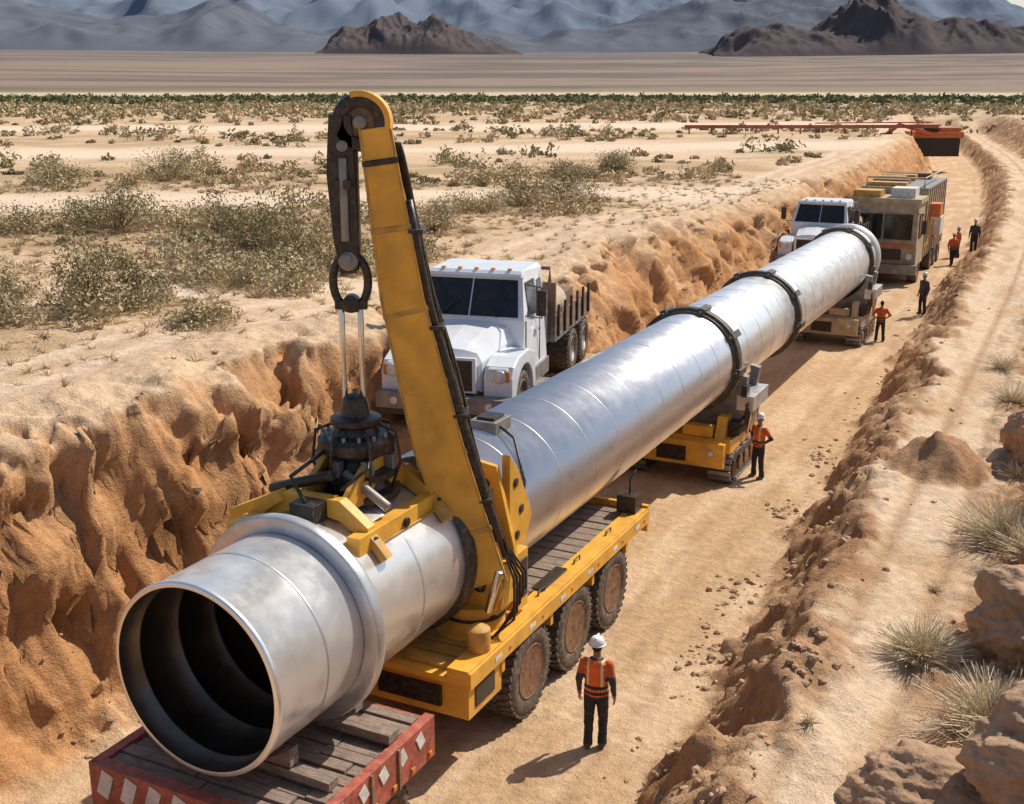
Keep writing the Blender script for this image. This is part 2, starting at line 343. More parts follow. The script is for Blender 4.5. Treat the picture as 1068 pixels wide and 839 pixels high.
ridge('rocky_hill',560,1900,3500,330,pr([(735,66),(755,46),(770,32),(800,24),(830,31),(866,20),(885,-2),(912,-6),(935,6),(950,22),(1000,20),(1040,30),(1068,24),(1150,40),(1215,66)],3500),hmC,seed=57,freq=.006,rough=.3,nx=260,ny=90)
# ---------------------------------------------------------------- vegetation
bm_,nt,b=newmat('scrub_foliage'); at=N(nt,'ShaderNodeAttribute',attribute_name='Col'); nt.links.new(at.outputs['Color'],b.inputs['Base Color']); b.inputs['Roughness'].default_value=.9; b.inputs['Specular IOR Level'].default_value=.15
def unit(n):
    v=np.random.normal(size=(n,3)); return v/np.linalg.norm(v,axis=1,keepdims=True)
class Veg:
    def __init__(s): s.Q=[];s.C=[]
    def quads(s,c,a,b,col): s.Q.append(np.stack([c-a-b,c+a-b,c+a+b,c-a+b],1)); s.C.append(col)
    def bush(s,x,y,z,r,h,n,leaf,col,twigs=0,dens=9):
        cl=unit(dens+4); cl[:,2]=np.abs(cl[:,2]); rad=np.random.uniform(.35,.95,(len(cl),1)); cl=cl*rad
        k=np.random.randint(0,len(cl),n); p=cl[k]+np.random.normal(size=(n,3))*np.array([.17,.17,.13]); p[:,2]=np.abs(p[:,2])+.03
        P=p*np.array([r,r,h])+np.array([x,y,z]); u=unit(n);w=np.cross(u,unit(n));w/=np.linalg.norm(w,axis=1,keepdims=True)+1e-6
        l=leaf*np.random.uniform(.6,1.4,(n,1)); cc=np.array(col)*(np.random.uniform(.7,1.25,(len(cl),1))[k])*np.random.uniform(.8,1.2,(n,1))
        s.quads(P,u*l,w*l*.4,cc)
        if twigs:
            e=cl[np.random.randint(0,len(cl),twigs)]*np.random.uniform(.6,1.15,(twigs,1))+np.random.normal(size=(twigs,3))*.08; e[:,2]=np.abs(e[:,2])
            s.sticks(np.array([x,y,z-.05]),e*np.array([r,r,h]),.012*max(1,r*.8),(.22,.16,.10))
    def sticks(s,o,e,w,col):
        n=len(e); c=o+e*.5; a=e*.5; b=np.cross(e,unit(n)); b/=np.linalg.norm(b,axis=1,keepdims=True)+1e-6
        s.quads(c,a,b*w*.5,np.array(col)*np.random.uniform(.7,1.3,(n,1)))
    def tuft(s,x,y,z,r,h,n,col,w=.012):
        e=unit(n); e[:,2]=np.abs(e[:,2])*1.2+.35; e/=np.linalg.norm(e,axis=1,keepdims=True); e=e*np.random.uniform(.5,1.1,(n,1))*np.array([r*1.3,r*1.3,h])
        o=np.array([x,y,z-.02])+np.random.normal(size=(n,3))*np.array([r*.15,r*.15,0])
        c1=o+e*.3; b=np.cross(e,unit(n)); b/=np.linalg.norm(b,axis=1,keepdims=True)+1e-6
        cc=np.array(col)*np.random.uniform(.65,1.25,(n,1))
        s.quads(c1,e*.3,b*w*.5,cc)
        e2=e.copy(); e2[:,2]*=.7; e2[:,:2]*=1.25; s.quads(o+e*.6+e2*.2,e2*.2,b*w*.3,cc*1.1)
    def build(s,name):
        Q=np.concatenate(s.Q).reshape(-1,3).astype(np.float32); Cc=np.concatenate(s.C); n=len(Cc)
        me=bpy.data.meshes.new(name); me.vertices.add(len(Q)); me.vertices.foreach_set('co',Q.ravel()); me.loops.add(4*n); me.loops.foreach_set('vertex_index',np.arange(4*n,dtype=np.int32))
        me.polygons.add(n); me.polygons.foreach_set('loop_start',np.arange(0,4*n,4,dtype=np.int32)); me.update(calc_edges=True)
        at=me.color_attributes.new('Col','FLOAT_COLOR','POINT'); c=np.ones((4*n,4),np.float32); c[:,:3]=np.repeat(np.clip(Cc,0,1),4,0); at.data.foreach_set('color',c.ravel())
        me.materials.append(bm_); ob=bpy.data.objects.new(name,me); scene.collection.objects.link(ob)
OL=[(.33,.275,.145),(.40,.325,.19),(.28,.245,.135),(.47,.38,.225),(.37,.30,.17)]
ST=(.60,.465,.29)
V=Veg()
near=[(-10.3,27.6,1.6,1.85,0),(-9.3,28.3,1.0,1.3,2),(-12.0,25.9,1.4,1.4,1),(-15.2,44.5,2.3,1.8,0),(-19,44,1.6,1.3,1),(-11.2,44.8,1.7,1.8,0),(-7.2,38.5,2.0,2.1,0),(-8.9,39.5,1.5,1.5,2),(-7.6,31.5,1.2,1.0,3),(-6.1,30.8,1.1,.9,3),(-7.0,25.4,.85,.6,3),(-5.2,34.5,1.2,1.1,3),(-9.0,33,1.2,1.0,3),(-6.6,33.3,1.1,.9,1),(-3.4,37,1.2,1.2,0),(-14.5,31,1.1,.9,3),(-13,29,.9,.7,3),(0.5,52,1.9,1.9,0),(2.5,54,1.8,1.7,2),(-1.5,50,1.5,1.3,3),(-20,68,2.4,1.8,0),(-26,67,2.2,1.5,1),(-17,46,1.6,1.3,2),(-13,46,1.5,1.2,3),(3.5,71,1.8,1.5,1),(6.5,73,1.8,1.5,0),(-3,44,1.3,1.1,3)]
for (x,y,r,h,c) in near:
    z=hW(x,y); c2=OL[c]
    V.bush(x,y,z,r,h,int(1500*r),.042,c2,170,16)
    V.tuft(x,y,z,r*.8,h*.65,220,ST)
    for j in range(8): 
        a=random.random()*6.3; q=r*random.uniform(.7,1.5); V.tuft(x+q*math.cos(a),y+q*math.sin(a),z,.35,.35,60,ST)
def ok(x,y,d):
    t,s,_=W2L(x,y,0); t2=t-float(curve(s))
    if s<235 and -19.0<t2<4.5: return False
    for (y0,am,w_,sl_) in WASH:
        yc=y0+am*float(perlin(x*.02,0.0,46))+x*sl_
        if t2<-16 and abs(y-yc)<w_*.95: return False
    return True
for (d0,d1,num,n,leaf,tw) in ((24,50,120,230,.06,24),(50,90,460,125,.10,10),(90,180,1700,40,.17,0),(180,380,5200,15,.34,0),(380,680,8000,8,.75,0)):
    for i in range(num):
        d=math.sqrt(random.uniform(d0*d0,d1*d1)); a=math.radians(random.uniform(-42,48)); x=d*math.sin(a);y=d*math.cos(a)
        if not ok(x,y,d): continue
        nn=float(fbm(x*.05,y*.12,3,70)); 
        if nn<random.uniform(-.5,.4): continue
        z=hW(x,y); r=(.35+1.5*random.random()**2)*(1 if d<200 else 1.5); h=r*random.uniform(.55,1.0)
        c=random.choice(OL+[ST,(.50,.40,.24),ST]) if d<380 else random.choice([(.18,.19,.085),(.24,.225,.12),(.15,.165,.075)])
        V.bush(x,y,z,r,h,int(n*(.5+min(r,2))),leaf,c,tw,7)
V.build('desert_scrub')
G=Veg()
for (t,s,r,h,n) in ((-1.55,17.2,.6,.75,800),(-.35,15.2,.8,.85,1100),(-.15,14.3,.6,.7,700),(-.75,22.8,.9,1.05,1200),(-.2,21.6,.7,.8,700),(.4,25,.7,.7,400),(-1.3,34,.7,.8,300),(-1.9,38,.6,.6,250),(-.6,36,.8,.9,300),(-.3,40,.9,.8,300),(-1.2,46,.9,.8,260),(.8,44,1.2,1,260),(-1.7,20,.2,.25,80),(-2.6,14.2,.15,.2,60),(-1.1,30,.4,.4,150),(.2,31,.7,.7,250),(.3,33,.8,.9,350),(.0,38,.9,1.0,350)):
    x,y,z=L2W(t,s,hz(t,s)); G.tuft(x,y,z,r,h,n,(.66,.56,.39),.014)
for i in range(620):
    s=random.uniform(24,160); t=random.uniform(-.8,7)+float(curve(s)); x,y,z=L2W(t,s,hz(t,s)); 
    if random.random()<.5: G.tuft(x,y,z,.4,.45,70,ST,.02)
    else: G.bush(x,y,z,random.uniform(.3,.8),random.uniform(.3,.7),80,.07,random.choice(OL),6,6)
for i in range(700):
    s=random.uniform(12,70); t=random.uniform(-23,-15.4); z=hz(t,s)
    if z<4.4: continue
    x,y,z=L2W(t,s,z); G.tuft(x,y,z,random.uniform(.08,.28),random.uniform(.08,.28),26,ST,.015)
for i in range(2200):
    d=math.sqrt(random.uniform(24**2,75**2)); a=math.radians(random.uniform(-40,20)); x=d*math.sin(a);y=d*math.cos(a)
    if ok(x,y,d): G.tuft(x,y,hW(x,y),random.uniform(.2,.5),random.uniform(.15,.4),36,random.choice([ST,(.50,.385,.235)]),.025)
G.build('dry_grass')
# ---------------------------------------------------------------- clods & boulders
import bmesh
bm=bmesh.new(); bmesh.ops.create_icosphere(bm,subdivisions=2,radius=1); IV=np.array([v.co[:] for v in bm.verts]); IF=[[v.index for v in f.verts] for f in bm.faces]; bm.free()
M['clod']=mat('dirt_clod',(.47,.30,.175),.95,0,.4,4,.6,20,.3); M['rock']=mat('boulder_rock',(.40,.24,.14),.95,0,.4,2.0,.8,6,.4,bdist=.08)
mb=MB()
def rock(mb,c,r,k,fl=.7,amp=.45):
    sd=random.random()*100; n=fbm(IV[:,0]*1.2+sd,IV[:,1]*1.2+IV[:,2]*1.7,3,0); v=IV*(1+amp*n[:,None])*np.array([r*random.uniform(.7,1.4),r*random.uniform(.7,1.3),r*fl]); a=random.random()*6.3
    R_=np.array([[math.cos(a),-math.sin(a),0],[math.sin(a),math.cos(a),0],[0,0,1]]); v=v@R_.T+np.array(c); mb.add(v.tolist(),IF,k,False)
for i in range(2400):
    u=random.random()
    if u<.6: s=11+60*random.random()**1.8; re=-5.0-.036*(min(s,55)-13); t=re+random.gauss(.9,.7)
    elif u<.82: s=11+40*random.random()**1.5; t=random.gauss(-12.6,.6)
    else: s=11+50*random.random()**1.5; t=random.uniform(-1.5,2.5)
    if -10.9<t<-7.2: continue
    r=.012+.075*random.random()**4; rock(mb,(t,s,hz(t,s)+r*.15),r,'clod')
for (t0,s0) in ((-5.6,21.5),(-5.9,31.5),(-5.35,18.6),(-3.0,16.0),(-5.8,26.5)):
    for i in range(40): t=t0+random.gauss(0,.26); s=s0+random.gauss(0,.5); r=.015+.07*random.random()**2; rock(mb,(t,s,hz(t,s)+r*.2),r,'clod')
mb.build('dirt_clods',bevel=0)
def boulder(t,s,r,fl=.7,sub=6):
    bm=bmesh.new(); bmesh.ops.create_icosphere(bm,subdivisions=sub,radius=1); v=np.array([q.co[:] for q in bm.verts]); f=[[q.index for q in g.verts] for g in bm.faces]; bm.free()
    sd=random.random()*50; n=.6*fbm(v[:,0]*.9+sd,v[:,1]*.9+v[:,2]*1.1,7,0,.52)+.3*ridged(v[:,0]*1.1+sd+v[:,2],v[:,1]*1.1+v[:,2]*.9,4,4)-.15; v=v*(1+.34*n[:,None])*np.array([r*1.15,r,r*fl])
    m=MB(); z=hz(t,s); m.add((v+np.array([t,s,z+r*fl*.12])).tolist(),f,'rock',True); m.build('boulder',org=(t,s,z),bevel=0)
for a in ((-.75,13.4,1.0,.62,),(.5,12.9,1.0,.8),(.15,17.8,1.0,.9),(1.0,19.2,1.2,.9),(-.1,28.6,1.0,.95),(1.0,30.5,1.4,1.1),(1.2,16,1.0,.9),(.8,23.6,1.0,.8)): boulder(*a)
# ---------------------------------------------------------------- pipeline
PT,PZc,R=-9.0,3.1,1.25
g=group('steel_pipeline',(PT,30,0)); org=(PT,30,0)
mb=MB(); p=(PT,0,PZc); Yd=(0,1,0)
mb.lathe(p,Yd,[(15.0,R),(49.8,R),(49.8,R-.04),(15.0,R-.04)],'steel',96,close=True); mb.build('pipe_barrel',g,org,bevel=0)
mb=MB(); s_=16.2
while s_<49:
    mb.lathe(p,Yd,[(s_-.018,R+.001),(s_-.008,R+.006),(s_+.008,R+.006),(s_+.018,R+.001)],'flange',96,close=True); s_+=1.35
mb.build('weld_seams',g,org,bevel=0)
mb=MB()
for s0,w in ((28.5,.30),(35.3,.26),(48.1,.22)):
    mb.lathe(p,Yd,[(s0-w,R+.002),(s0-w,R+.07),(s0-w*.7,R+.07),(s0-w*.7,R+.15),(s0+w*.1,R+.15),(s0+w*.1,R+.07),(s0+w,R+.07),(s0+w,R+.002)],'darkring',72,sm=False,close=True)
    for a in (-.5,.25,1.0,1.7):
        q=Vector((PT+math.sin(a)*(R+.12),s0,PZc+math.cos(a)*(R+.12))); mb.box(q-Vector((.09,w*1.05,.09)),q+Vector((.09,w*1.05,.09)),'darkring',rot=Matrix.Rotation(a,3,'Y'))
        mb.cyl(q-Vector((0,w*1.25,0)),q+Vector((0,w*1.25,0)),.03,'grey',8)
mb.lathe(p,Yd,[(49.4,R+.002),(49.4,R+.12),(49.85,R+.12),(49.85,R-.1),(49.8,R-.1)],'flange',72,sm=False)
mb.lathe(p,Yd,[(49.7,R-.04),(49.7,0)],'steel_in',48)
mb.build('pipe_clamp_bands',g,org)
mb=MB()
mb.box((PT-.1,16.6,4.28),(PT+.4,17.2,4.5),'grey'); mb.box((PT-.02,16.7,4.5),(PT+.32,17.1,4.55),'black'); mb.tube([(PT+.35,16.8,4.42),(PT+.75,16.6,4.3),(PT+1.15,16.2,3.7),(PT+1.3,15.6,3.0)],.025,'black')
mb.build('junction_box',g,org)
g=group('pipe_section',(PT,12,0)); org=(PT,12,0)
mb=MB(); a0=9.45
mb.lathe(p,Yd,[(a0,R-.05),(a0,R+.0),(a0+.02,R+.02),(a0+.07,R+.02),(a0+.09,R),(14.2,R)],'steel',128)
idx=[i for i,f in enumerate(mb.f) if len(f)>10]
for i in reversed(idx): mb.f.pop(i);mb.m.pop(i);mb.sm.pop(i)
mb.build('pipe_barrel',g,org,bevel=0)
mb=MB(); prof=[(a0+.001,R-.05)]
s_=a0+.3
while s_<14: prof+=[(s_,R-.05),(s_+.01,R-.09),(s_+.05,R-.09),(s_+.06,R-.05)]; s_+=.7
prof+=[(14.2,R-.05),(14.2,0)]
mb.lathe(p,Yd,prof,'steel_in',96)
idx=[i for i,f in enumerate(mb.f) if len(f)>10]
for i in reversed(idx): mb.f.pop(i);mb.m.pop(i);mb.sm.pop(i)
mb.build('pipe_lining',g,org,bevel=0)
mb=MB()
mb.lathe(p,Yd,[(11.25,R+.001),(11.25,R+.20),(11.28,R+.22),(11.42,R+.22),(11.44,R+.19),(11.50,R+.06),(11.65,R+.02),(11.7,R+.001)],'flange',128,close=True)
mb.lathe(p,Yd,[(13.95,R+.001),(13.95,R+.06),(14.0,R+.10),(14.16,R+.10),(14.2,R+.05),(14.22,R-.05)],'darkring',96)
for q in (12.75,10.45): mb.lathe(p,Yd,[(q,R+.001),(q+.01,R+.006),(q+.04,R+.006),(q+.05,R+.001)],'flange',96,close=True)
mb.build('flange_collar',g,org,bevel=.006)
# ---------------------------------------------------------------- lowboy trailer
g=group('flatbed_trailer',(PT,11,0)); org=(PT,11,0); mb=MB()
tl0,tr0,s0,s1=-10.72,-7.36,9.3,12.25
mb.box((tl0,s0,1.15),(tr0,s1,1.32),'grey')
mb.box((tr0-.12,s0-.02,.98),(tr0+.03,s1+.02,1.60),'red'); mb.box((tl0-.03,s0-.02,.98),(tl0+.12,s1+.02,1.60),'red')
mb.box((tl0+.12,s0-.03,.98),(tr0-.12,s0+.16,1.60),'red'); mb.box((tl0+.12,s1-.07,.98),(tr0-.12,s1+.01,1.54),'red')
for i in range(8):
    x=tl0+.15+i*.4; mb.box((x,s0-.042,1.16),(x+.2,s0-.032,1.54),'stripew',rot=Matrix.Rotation(.35,3,'Y'))
for i in range(6):
    y=s0+.2+i*.46; mb.box((tr0+.032,y,1.30),(tr0+.045,y+.16,1.52),'stripew',rot=Matrix.Rotation(.45,3,'X')); mb.box((tr0+.032,y+.28,1.05),(tr0+.06,y+.36,1.12),'amber')
for y in (s0+.7,s0+1.35,s0+2.0): mb.box((tr0+.03,y,.98),(tr0+.06,y+.05,1.58),'bedrust')
mb.build('frame',g,org)
mb=MB(); y=s0+.18
while y<s1-.25:
    x=tl0+.13
    while x<tr0-.18:
        w=random.uniform(.8,1.5); x2_=min(x+w,tr0-.13); z=1.53+random.uniform(0,.06); mb.box((x,y,1.33),(x2_-.02,y+.2,z),'wood'); x=x2_
    y+=.225
for (a,b_) in (((-8.7,10.1,1.62),(-7.55,10.3,1.74)),((-8.6,11.3,1.62),(-7.45,11.55,1.76)),((-10.5,10.1,1.62),(-9.3,10.35,1.76)),((-10.5,11.2,1.62),(-9.3,11.45,1.76))):
    mb.box(a,b_,'wood',rot=Matrix.Rotation(random.uniform(-.1,.1),3,'Z'))
for s_ in (10.2,11.65):
    mb.prism([(PT+.42,1.77),(PT+.85,1.77),(PT+.85,2.02)],1,s_-.09,s_+.09,'wood'); mb.prism([(PT-.42,1.77),(PT-.85,1.77),(PT-.85,2.02)],1,s_-.09,s_+.09,'wood')
mb.build('deck_timbers',g,org,bevel=.008)
mb=MB()
for y in (10.3,11.35):
    for x in (-7.72,-10.35): mb.wheel((x,y,.47),.47,.5,1 if x>-9 else -1)
    mb.cyl((-10.3,y,.47),(-7.8,y,.47),.08,'grey')
mb.box((-9.8,9.6,.75),(-9.5,12.2,1.15),'black'); mb.box((-8.5,9.6,.75),(-8.2,12.2,1.15),'black')
mb.build('wheels',g,org,bevel=0)
# ---------------------------------------------------------------- mobile crane
g=group('mobile_crane',(PT,17,0)); org=(PT,17,0)
mb=MB(); cl,cr=-10.75,-7.3
mb.box((-9.9,13.5,.85),(-8.1,20.6,1.35),'black')
mb.box((cl+.1,13.3,.95),(cr-.05,14.35,1.55),'yellow'); mb.box((cl+.2,13.24,1.1),(-9.3,13.31,1.42),'black'); mb.box((-8.9,13.24,1.1),(cr-.5,13.31,1.42),'black')
mb.box((cr-.052,13.5,1.08),(cr-.03,14.1,1.4),'black')
mb.box((cl,13.2,1.55),(cr,20.75,1.64),'yellow')
mb.box((cr-.36,13.2,1.64),(cr,20.75,1.80),'yellow'); mb.box((cl,13.2,1.64),(cl+.36,20.75,1.80),'yellow')
mb.box((cr-.02,13.22,1.50),(cr+.03,20.72,1.76),'yellow')
y=13.4
while y<20.6: mb.box((cl+.4,y,1.642),(cr-.4,y+.28,1.70+random.uniform(0,.02)),'wood' if y>15.6 else 'yellowd'); y+=.32
mb.box((cl,20.75,1.3),(cr,20.85,1.85),'yellow')
for y in (15.3,17.1,18.9,20.6):
    mb.box((cr-.3,y-.98,1.25),(cr-.02,y-.88,1.55),'yellow')
for y in (16,17.5,19,20.2): mb.tube([(cr-.2,y,1.8),(cr-.2,y,1.88),(cr-.2,y+.25,1.88),(cr-.2,y+.25,1.8)],.014,'black',6)
for y in (14.0,15.2,16.4,17.6,18.8,20.0): mb.box((cr+.031,y,1.58),(cr+.036,y+.22,1.66),'stripew'); mb.cyl((cr+.03,y+.5,1.62),(cr+.045,y+.5,1.62),.03,'amber',10)
mb.box((cr-.5,20.3,1.8),(cr-.1,20.7,2.15),'black'); mb.tube([(cr-.3,20.5,2.1),(cr-.3,20.5,2.45),(cr-.25,20.7,2.6)],.02,'black')
mb.box((cr-.42,16.2,1.81),(cr-.2,17.2,1.84),'black')
mb.build('chassis_deck',g,org)
mb=MB()
for y in (15.35,17.15,18.95):
    for x in (-7.58,-10.45): mb.wheel((x,y,.78),.79,.58,1 if x>-9 else -1,treads=34)
    mb.cyl((-10.4,y,.78),(-7.7,y,.78),.12,'black')
mb.build('wheels',g,org,bevel=.008)
mb=MB()
mb.lathe((-8.05,14.75,1.64),(0,0,1),[(0,.62),(.12,.62),(.14,.52),(.45,.5),(.47,.58),(.6,.58)],'yellow',40,sm=False)
mb.lathe((-8.05,14.75,1.98),(0,0,1),[(0,.53),(.05,.53)],'black',40)
for y in (14.45,15.02):
    mb.prism([(-8.55,2.2),(-7.5,2.2),(-7.35,2.6),(-7.45,3.1),(-7.75,4.35),(-8.1,4.4),(-8.2,3.6),(-8.6,3.1)],1,y-.05,y+.05,'yellow')
    for (x,z,r) in ((-7.75,2.6,.12),(-7.85,3.2,.13),(-8.2,2.75,.11),(-7.95,4.05,.09)):
        mb.cyl((x,y-.062,z),(x,y+.062,z),r,'black',20); mb.cyl((x,y-.075,z),(x,y+.075,z),r*.5,'grey',16)
mb.box((-7.62,14.5,2.2),(-7.42,14.98,2.9),'yellow')
mb.box((-8.5,15.1,1.9),(-7.45,15.5,2.9),'yellow'); mb.box((-7.46,15.15,2.1),(-7.43,15.45,2.75),'black')
mb.prism([(15.15,2.9),(15.75,2.9),(15.95,3.3),(15.45,4.2),(15.15,4.5)],0,-7.74,-7.6,'yellow')
for (y,z) in ((15.4,3.1),(15.55,3.5),(15.35,4.0)): mb.cyl((-7.61,y,z),(-7.58,y,z),.08,'black',16)
mb.cyl((-7.7,14.5,2.05),(-7.7,14.98,2.05),.13,'black'); mb.cyl((-7.5,14.2,2.3),(-7.3,14.2,3.0),.06,'chrome')
for k in range(5):
    mb.tube([(-7.5,14.3+.1*k,1.8),(-7.2,14.5+.1*k,2.1+.1*k),(-7.25,14.6+.1*k,2.7),(-7.6,14.7,3.4),(-7.8,14.6,4.0)],.022,'black',6)
mb.lathe((-7.5,13.9,1.8),(0,0,1),[(0,.18),(.35,.18),(.4,.1),(.42,0)],'yellowd',20)
mb.build('turret_bracket',g,org)
bp=[(-.44,16.5,2.7),(-1.10,16.2,5.0),(-1.54,15.95,7.2),(-1.82,15.7,9.5)]
B=[Vector(W2L(*q)) for q in bp]; side=Vector(W2L(1,.1,0)); wv=[.68,.72,.58,.40]
mb=MB()
mb.beam(B,wv,[.62,.62,.5,.38],'yellow',side)
for sgn in (-1,1):
    mb.beam([q+side*sgn*w*.5 for q,w in zip(B,wv)],.035,[.66,.66,.54,.42],'yellowd',side)
def lerpP(f):
    f=f*3;i=min(2,int(f)); return B[i].lerp(B[i+1],f-i), wv[i]+(wv[i+1]-wv[i])*(f-i)
for f in (.12,.3,.47,.63,.8,.93):
    q,w=lerpP(f); q2,_=lerpP(min(1,f+.012)); mb.beam([q,q2],w+.05,.68-.25*f,'yellowd' if f<.9 else 'black',side)
mb.build('boom',g,org,bevel=.015)
mb=MB()
Hc=Vector(W2L(-2.0,15.7,9.55)); fwd=Vector(W2L(0,1,0)); ux=Vector(W2L(1,0,0)); uz=Vector((0,0,1))
mb.lathe(Hc-fwd*.16,fwd,[(0,.20),(0,.36),(.05,.38),(.27,.38),(.32,.36),(.32,.20)],'black',36,close=True)
mb.lathe(Hc-fwd*.2,fwd,[(0,.09),(.4,.09)],'grey',20)
mb.lathe(Hc-fwd*.12,fwd,[(0,.2),(.24,.2)],'bedrust',24)
arc=[Hc+ux*math.cos(a)*.37+uz*math.sin(a)*.37 for a in np.linspace(-.3,1.9,12)]
mb.beam(arc,.36,.08,'yellow',fwd)
legx=-2.24
def LP(x,z,y=15.7): return Vector(W2L(x,y,z))
for yo in (-.13,.13):
    mb.beam([LP(legx-.02,9.65,15.7+yo),LP(legx-.04,8.9,15.7+yo),LP(legx,8.0,15.7+yo),LP(legx+.02,7.55,15.7+yo)],[.30,.38,.34,.22],.06,'black',ux)
mb.beam([LP(legx+.14,9.3),LP(legx+.14,7.8)],.07,.2,'black',ux); mb.beam([LP(legx-.18,9.2),LP(legx-.16,8.1)],.05,.2,'grey',ux)
for z in (9.25,7.75): mb.cyl(LP(legx,z,15.48),LP(legx,z,15.92),.075,'grey',16)
mb.cyl(LP(legx,9.1,15.5),LP(legx,8.0,15.5),.055,'grey',12); mb.box(LP(legx,8.75,15.48)-Vector((.12,.03,.06)),LP(legx,8.75,15.48)+Vector((.12,.03,.06)),'black')
ov=[LP(legx+.02+.24*math.sin(a),7.42+.38*math.cos(a)) for a in np.linspace(0,2*math.pi,29)]
mb.tube(ov,.06,'black',10)
mb.lathe(LP(legx+.02,7.12,15.58),fwd,[(0,.12),(.24,.12)],'black',20); mb.lathe(LP(legx+.02,7.72,15.52),fwd,[(0,.13),(.36,.13)],'grey',20)
mb.build('boom_head_and_hook',g,org)
mb=MB()
for dx in (-.12,.14): mb.cyl(LP(legx+dx,7.15),LP(legx+dx,5.7),.042,'chrome',12)
mb.beam([LP(legx-.2,7.1),LP(legx+.24,7.1)],.14,.12,'black',fwd)
q=LP(legx+.02,4.35)
mb.lathe(q,(0,0,1),[(0,.60),(.10,.62),(.14,.46),(.26,.42),(.30,.56),(.40,.58),(.44,.40),(.56,.34),(.62,.36),(.66,.52),(.70,.55),(.84,.55),(.90,.50),(.92,.34),(1.02,.30),(1.06,.36),(1.14,.36),(1.18,.22),(1.42,.17),(1.46,.12),(1.5,0)],'black',48,sm=False)
for i in range(14):
    a=i*math.pi*2/14; mb.cyl(q+Vector((.48*math.cos(a),.48*math.sin(a),.84)),q+Vector((.48*math.cos(a),.48*math.sin(a),.96)),.03,'grey',6)
for a in (.3,1.2,2.5,3.6,4.7,5.6):
    c_=Vector((math.cos(a),math.sin(a),0)); mb.tube([q+c_*.3+uz*1.05,q+c_*.58+uz*.95,q+c_*.64+uz*.5,q+c_*.5+uz*.1],.025,'black',6); mb.box(q+c_*.5+Vector((-.07,-.07,.4)),q+c_*.5+Vector((.07,.07,.62)),'grey')
mb.build('rotator',g,org,bevel=.006)
mb=MB()
for k in range(5):
    pts=[]
    for f in np.linspace(.06,.97,22):
        c_,w=lerpP(f); pts.append(c_+side*(w*.5+.07+.05*math.sin(f*9+k*.8)+.03*k*(1-f))+fwd*(-.12+.06*k))
    mb.tube(pts,.026,'black',6)
pts=[lerpP(f)[0]+side*(lerpP(f)[1]*.5+.07)-fwd*.18 for f in np.linspace(.1,.86,9)]; mb.tube(pts,[.10,.10,.10,.10,.10,.07,.06,.06,.06],'black',14)
for f in (.2,.4,.6,.8): c_,w=lerpP(f); mb.beam([c_-fwd*.34+side*(w*.5+.1),c_+fwd*.2+side*(w*.5+.1)],.2,.05,'black',side)
mb.build('hoses',g,org,bevel=0)
mb=MB()
a_=Vector((-8.3,15.0,2.2)); b_=lerpP(.36)[0]+fwd*.42; mid=a_.lerp(b_,.55); mb.cyl(a_,mid,.13,'yellow',20); mb.cyl(mid,b_,.075,'chrome',20); mb.cyl(mid-(b_-a_).normalized()*.08,mid,.15,'black',20)
mb.build('lift_cylinder',g,org)
mb=MB()
mb.box((-8.32,11.75,3.90),(-8.12,14.05,4.25),'yellow'); mb.box((-10.0,11.35,4.0),(-9.78,13.95,4.3),'yellow')
mb.box((-8.10,12.2,4.0),(-8.085,13.8,4.03),'yellowd')
for y in (12.1,13.75):
    mb.prism([(-9.95,4.1),(-9.95,4.36),(-9.5,4.62),(-8.6,4.62),(-8.15,4.3),(-8.15,4.05),(-8.6,4.33),(-9.0,4.38),(-9.5,4.33)],1,y-.09,y+.09,'yellow')
    for s1_,s2_ in ((.55,.95),(-1.15,-.55)):
        mb.lathe((PT,y-.08,PZc),Yd,[(0,R+.015),(0,R+.14),(.16,R+.14),(.16,R+.015)],'yellowd',30,sm=False,close=True,a0=s1_,a1=s2_)
for x in (-9.35,-8.65): mb.prism([(12.0,4.38),(13.9,4.38),(13.7,4.66),(13.35,4.95),(12.75,4.95),(12.3,4.66)],0,x-.05,x+.05,'yellow')
mb.box((-9.45,12.55,4.63),(-8.55,13.55,4.72),'yellowd'); 
mb.prism([(-9.95,4.2),(-10.35,3.95),(-10.45,4.05),(-10.4,4.25),(-9.6,4.62),(-9.5,4.5)],1,11.9,12.15,'yellow')
mb.prism([(-9.95,4.2),(-10.3,3.85),(-10.45,3.95),(-10.4,4.2),(-9.6,4.6),(-9.5,4.45)],1,13.3,13.5,'yellowd')
mb.cyl((-9.95,12.3,4.5),(-8.9,12.3,4.85),.08,'black',14); mb.cyl((-8.2,12.6,4.4),(-8.9,12.6,4.8),.07,'grey',14)
for x,y,z in ((-8.1,12.1,4.1),(-8.1,13.8,4.1),(-8.1,12.9,4.1)): mb.cyl((x-.01,y,z),(x+.03,y,z),.07,'black',14)
mb.box((-9.2,11.7,4.36),(-8.8,12.3,4.6),'black'); mb.tube([(-9.0,11.8,4.6),(-9.3,11.9,4.9),(-9.2,12.6,5.1)],.03,'black'); mb.tube([(-8.7,12.2,4.7),(-8.45,12.5,4.95),(-8.7,13.0,5.1)],.025,'black')
mb.build('pipe_clamp',g,org)
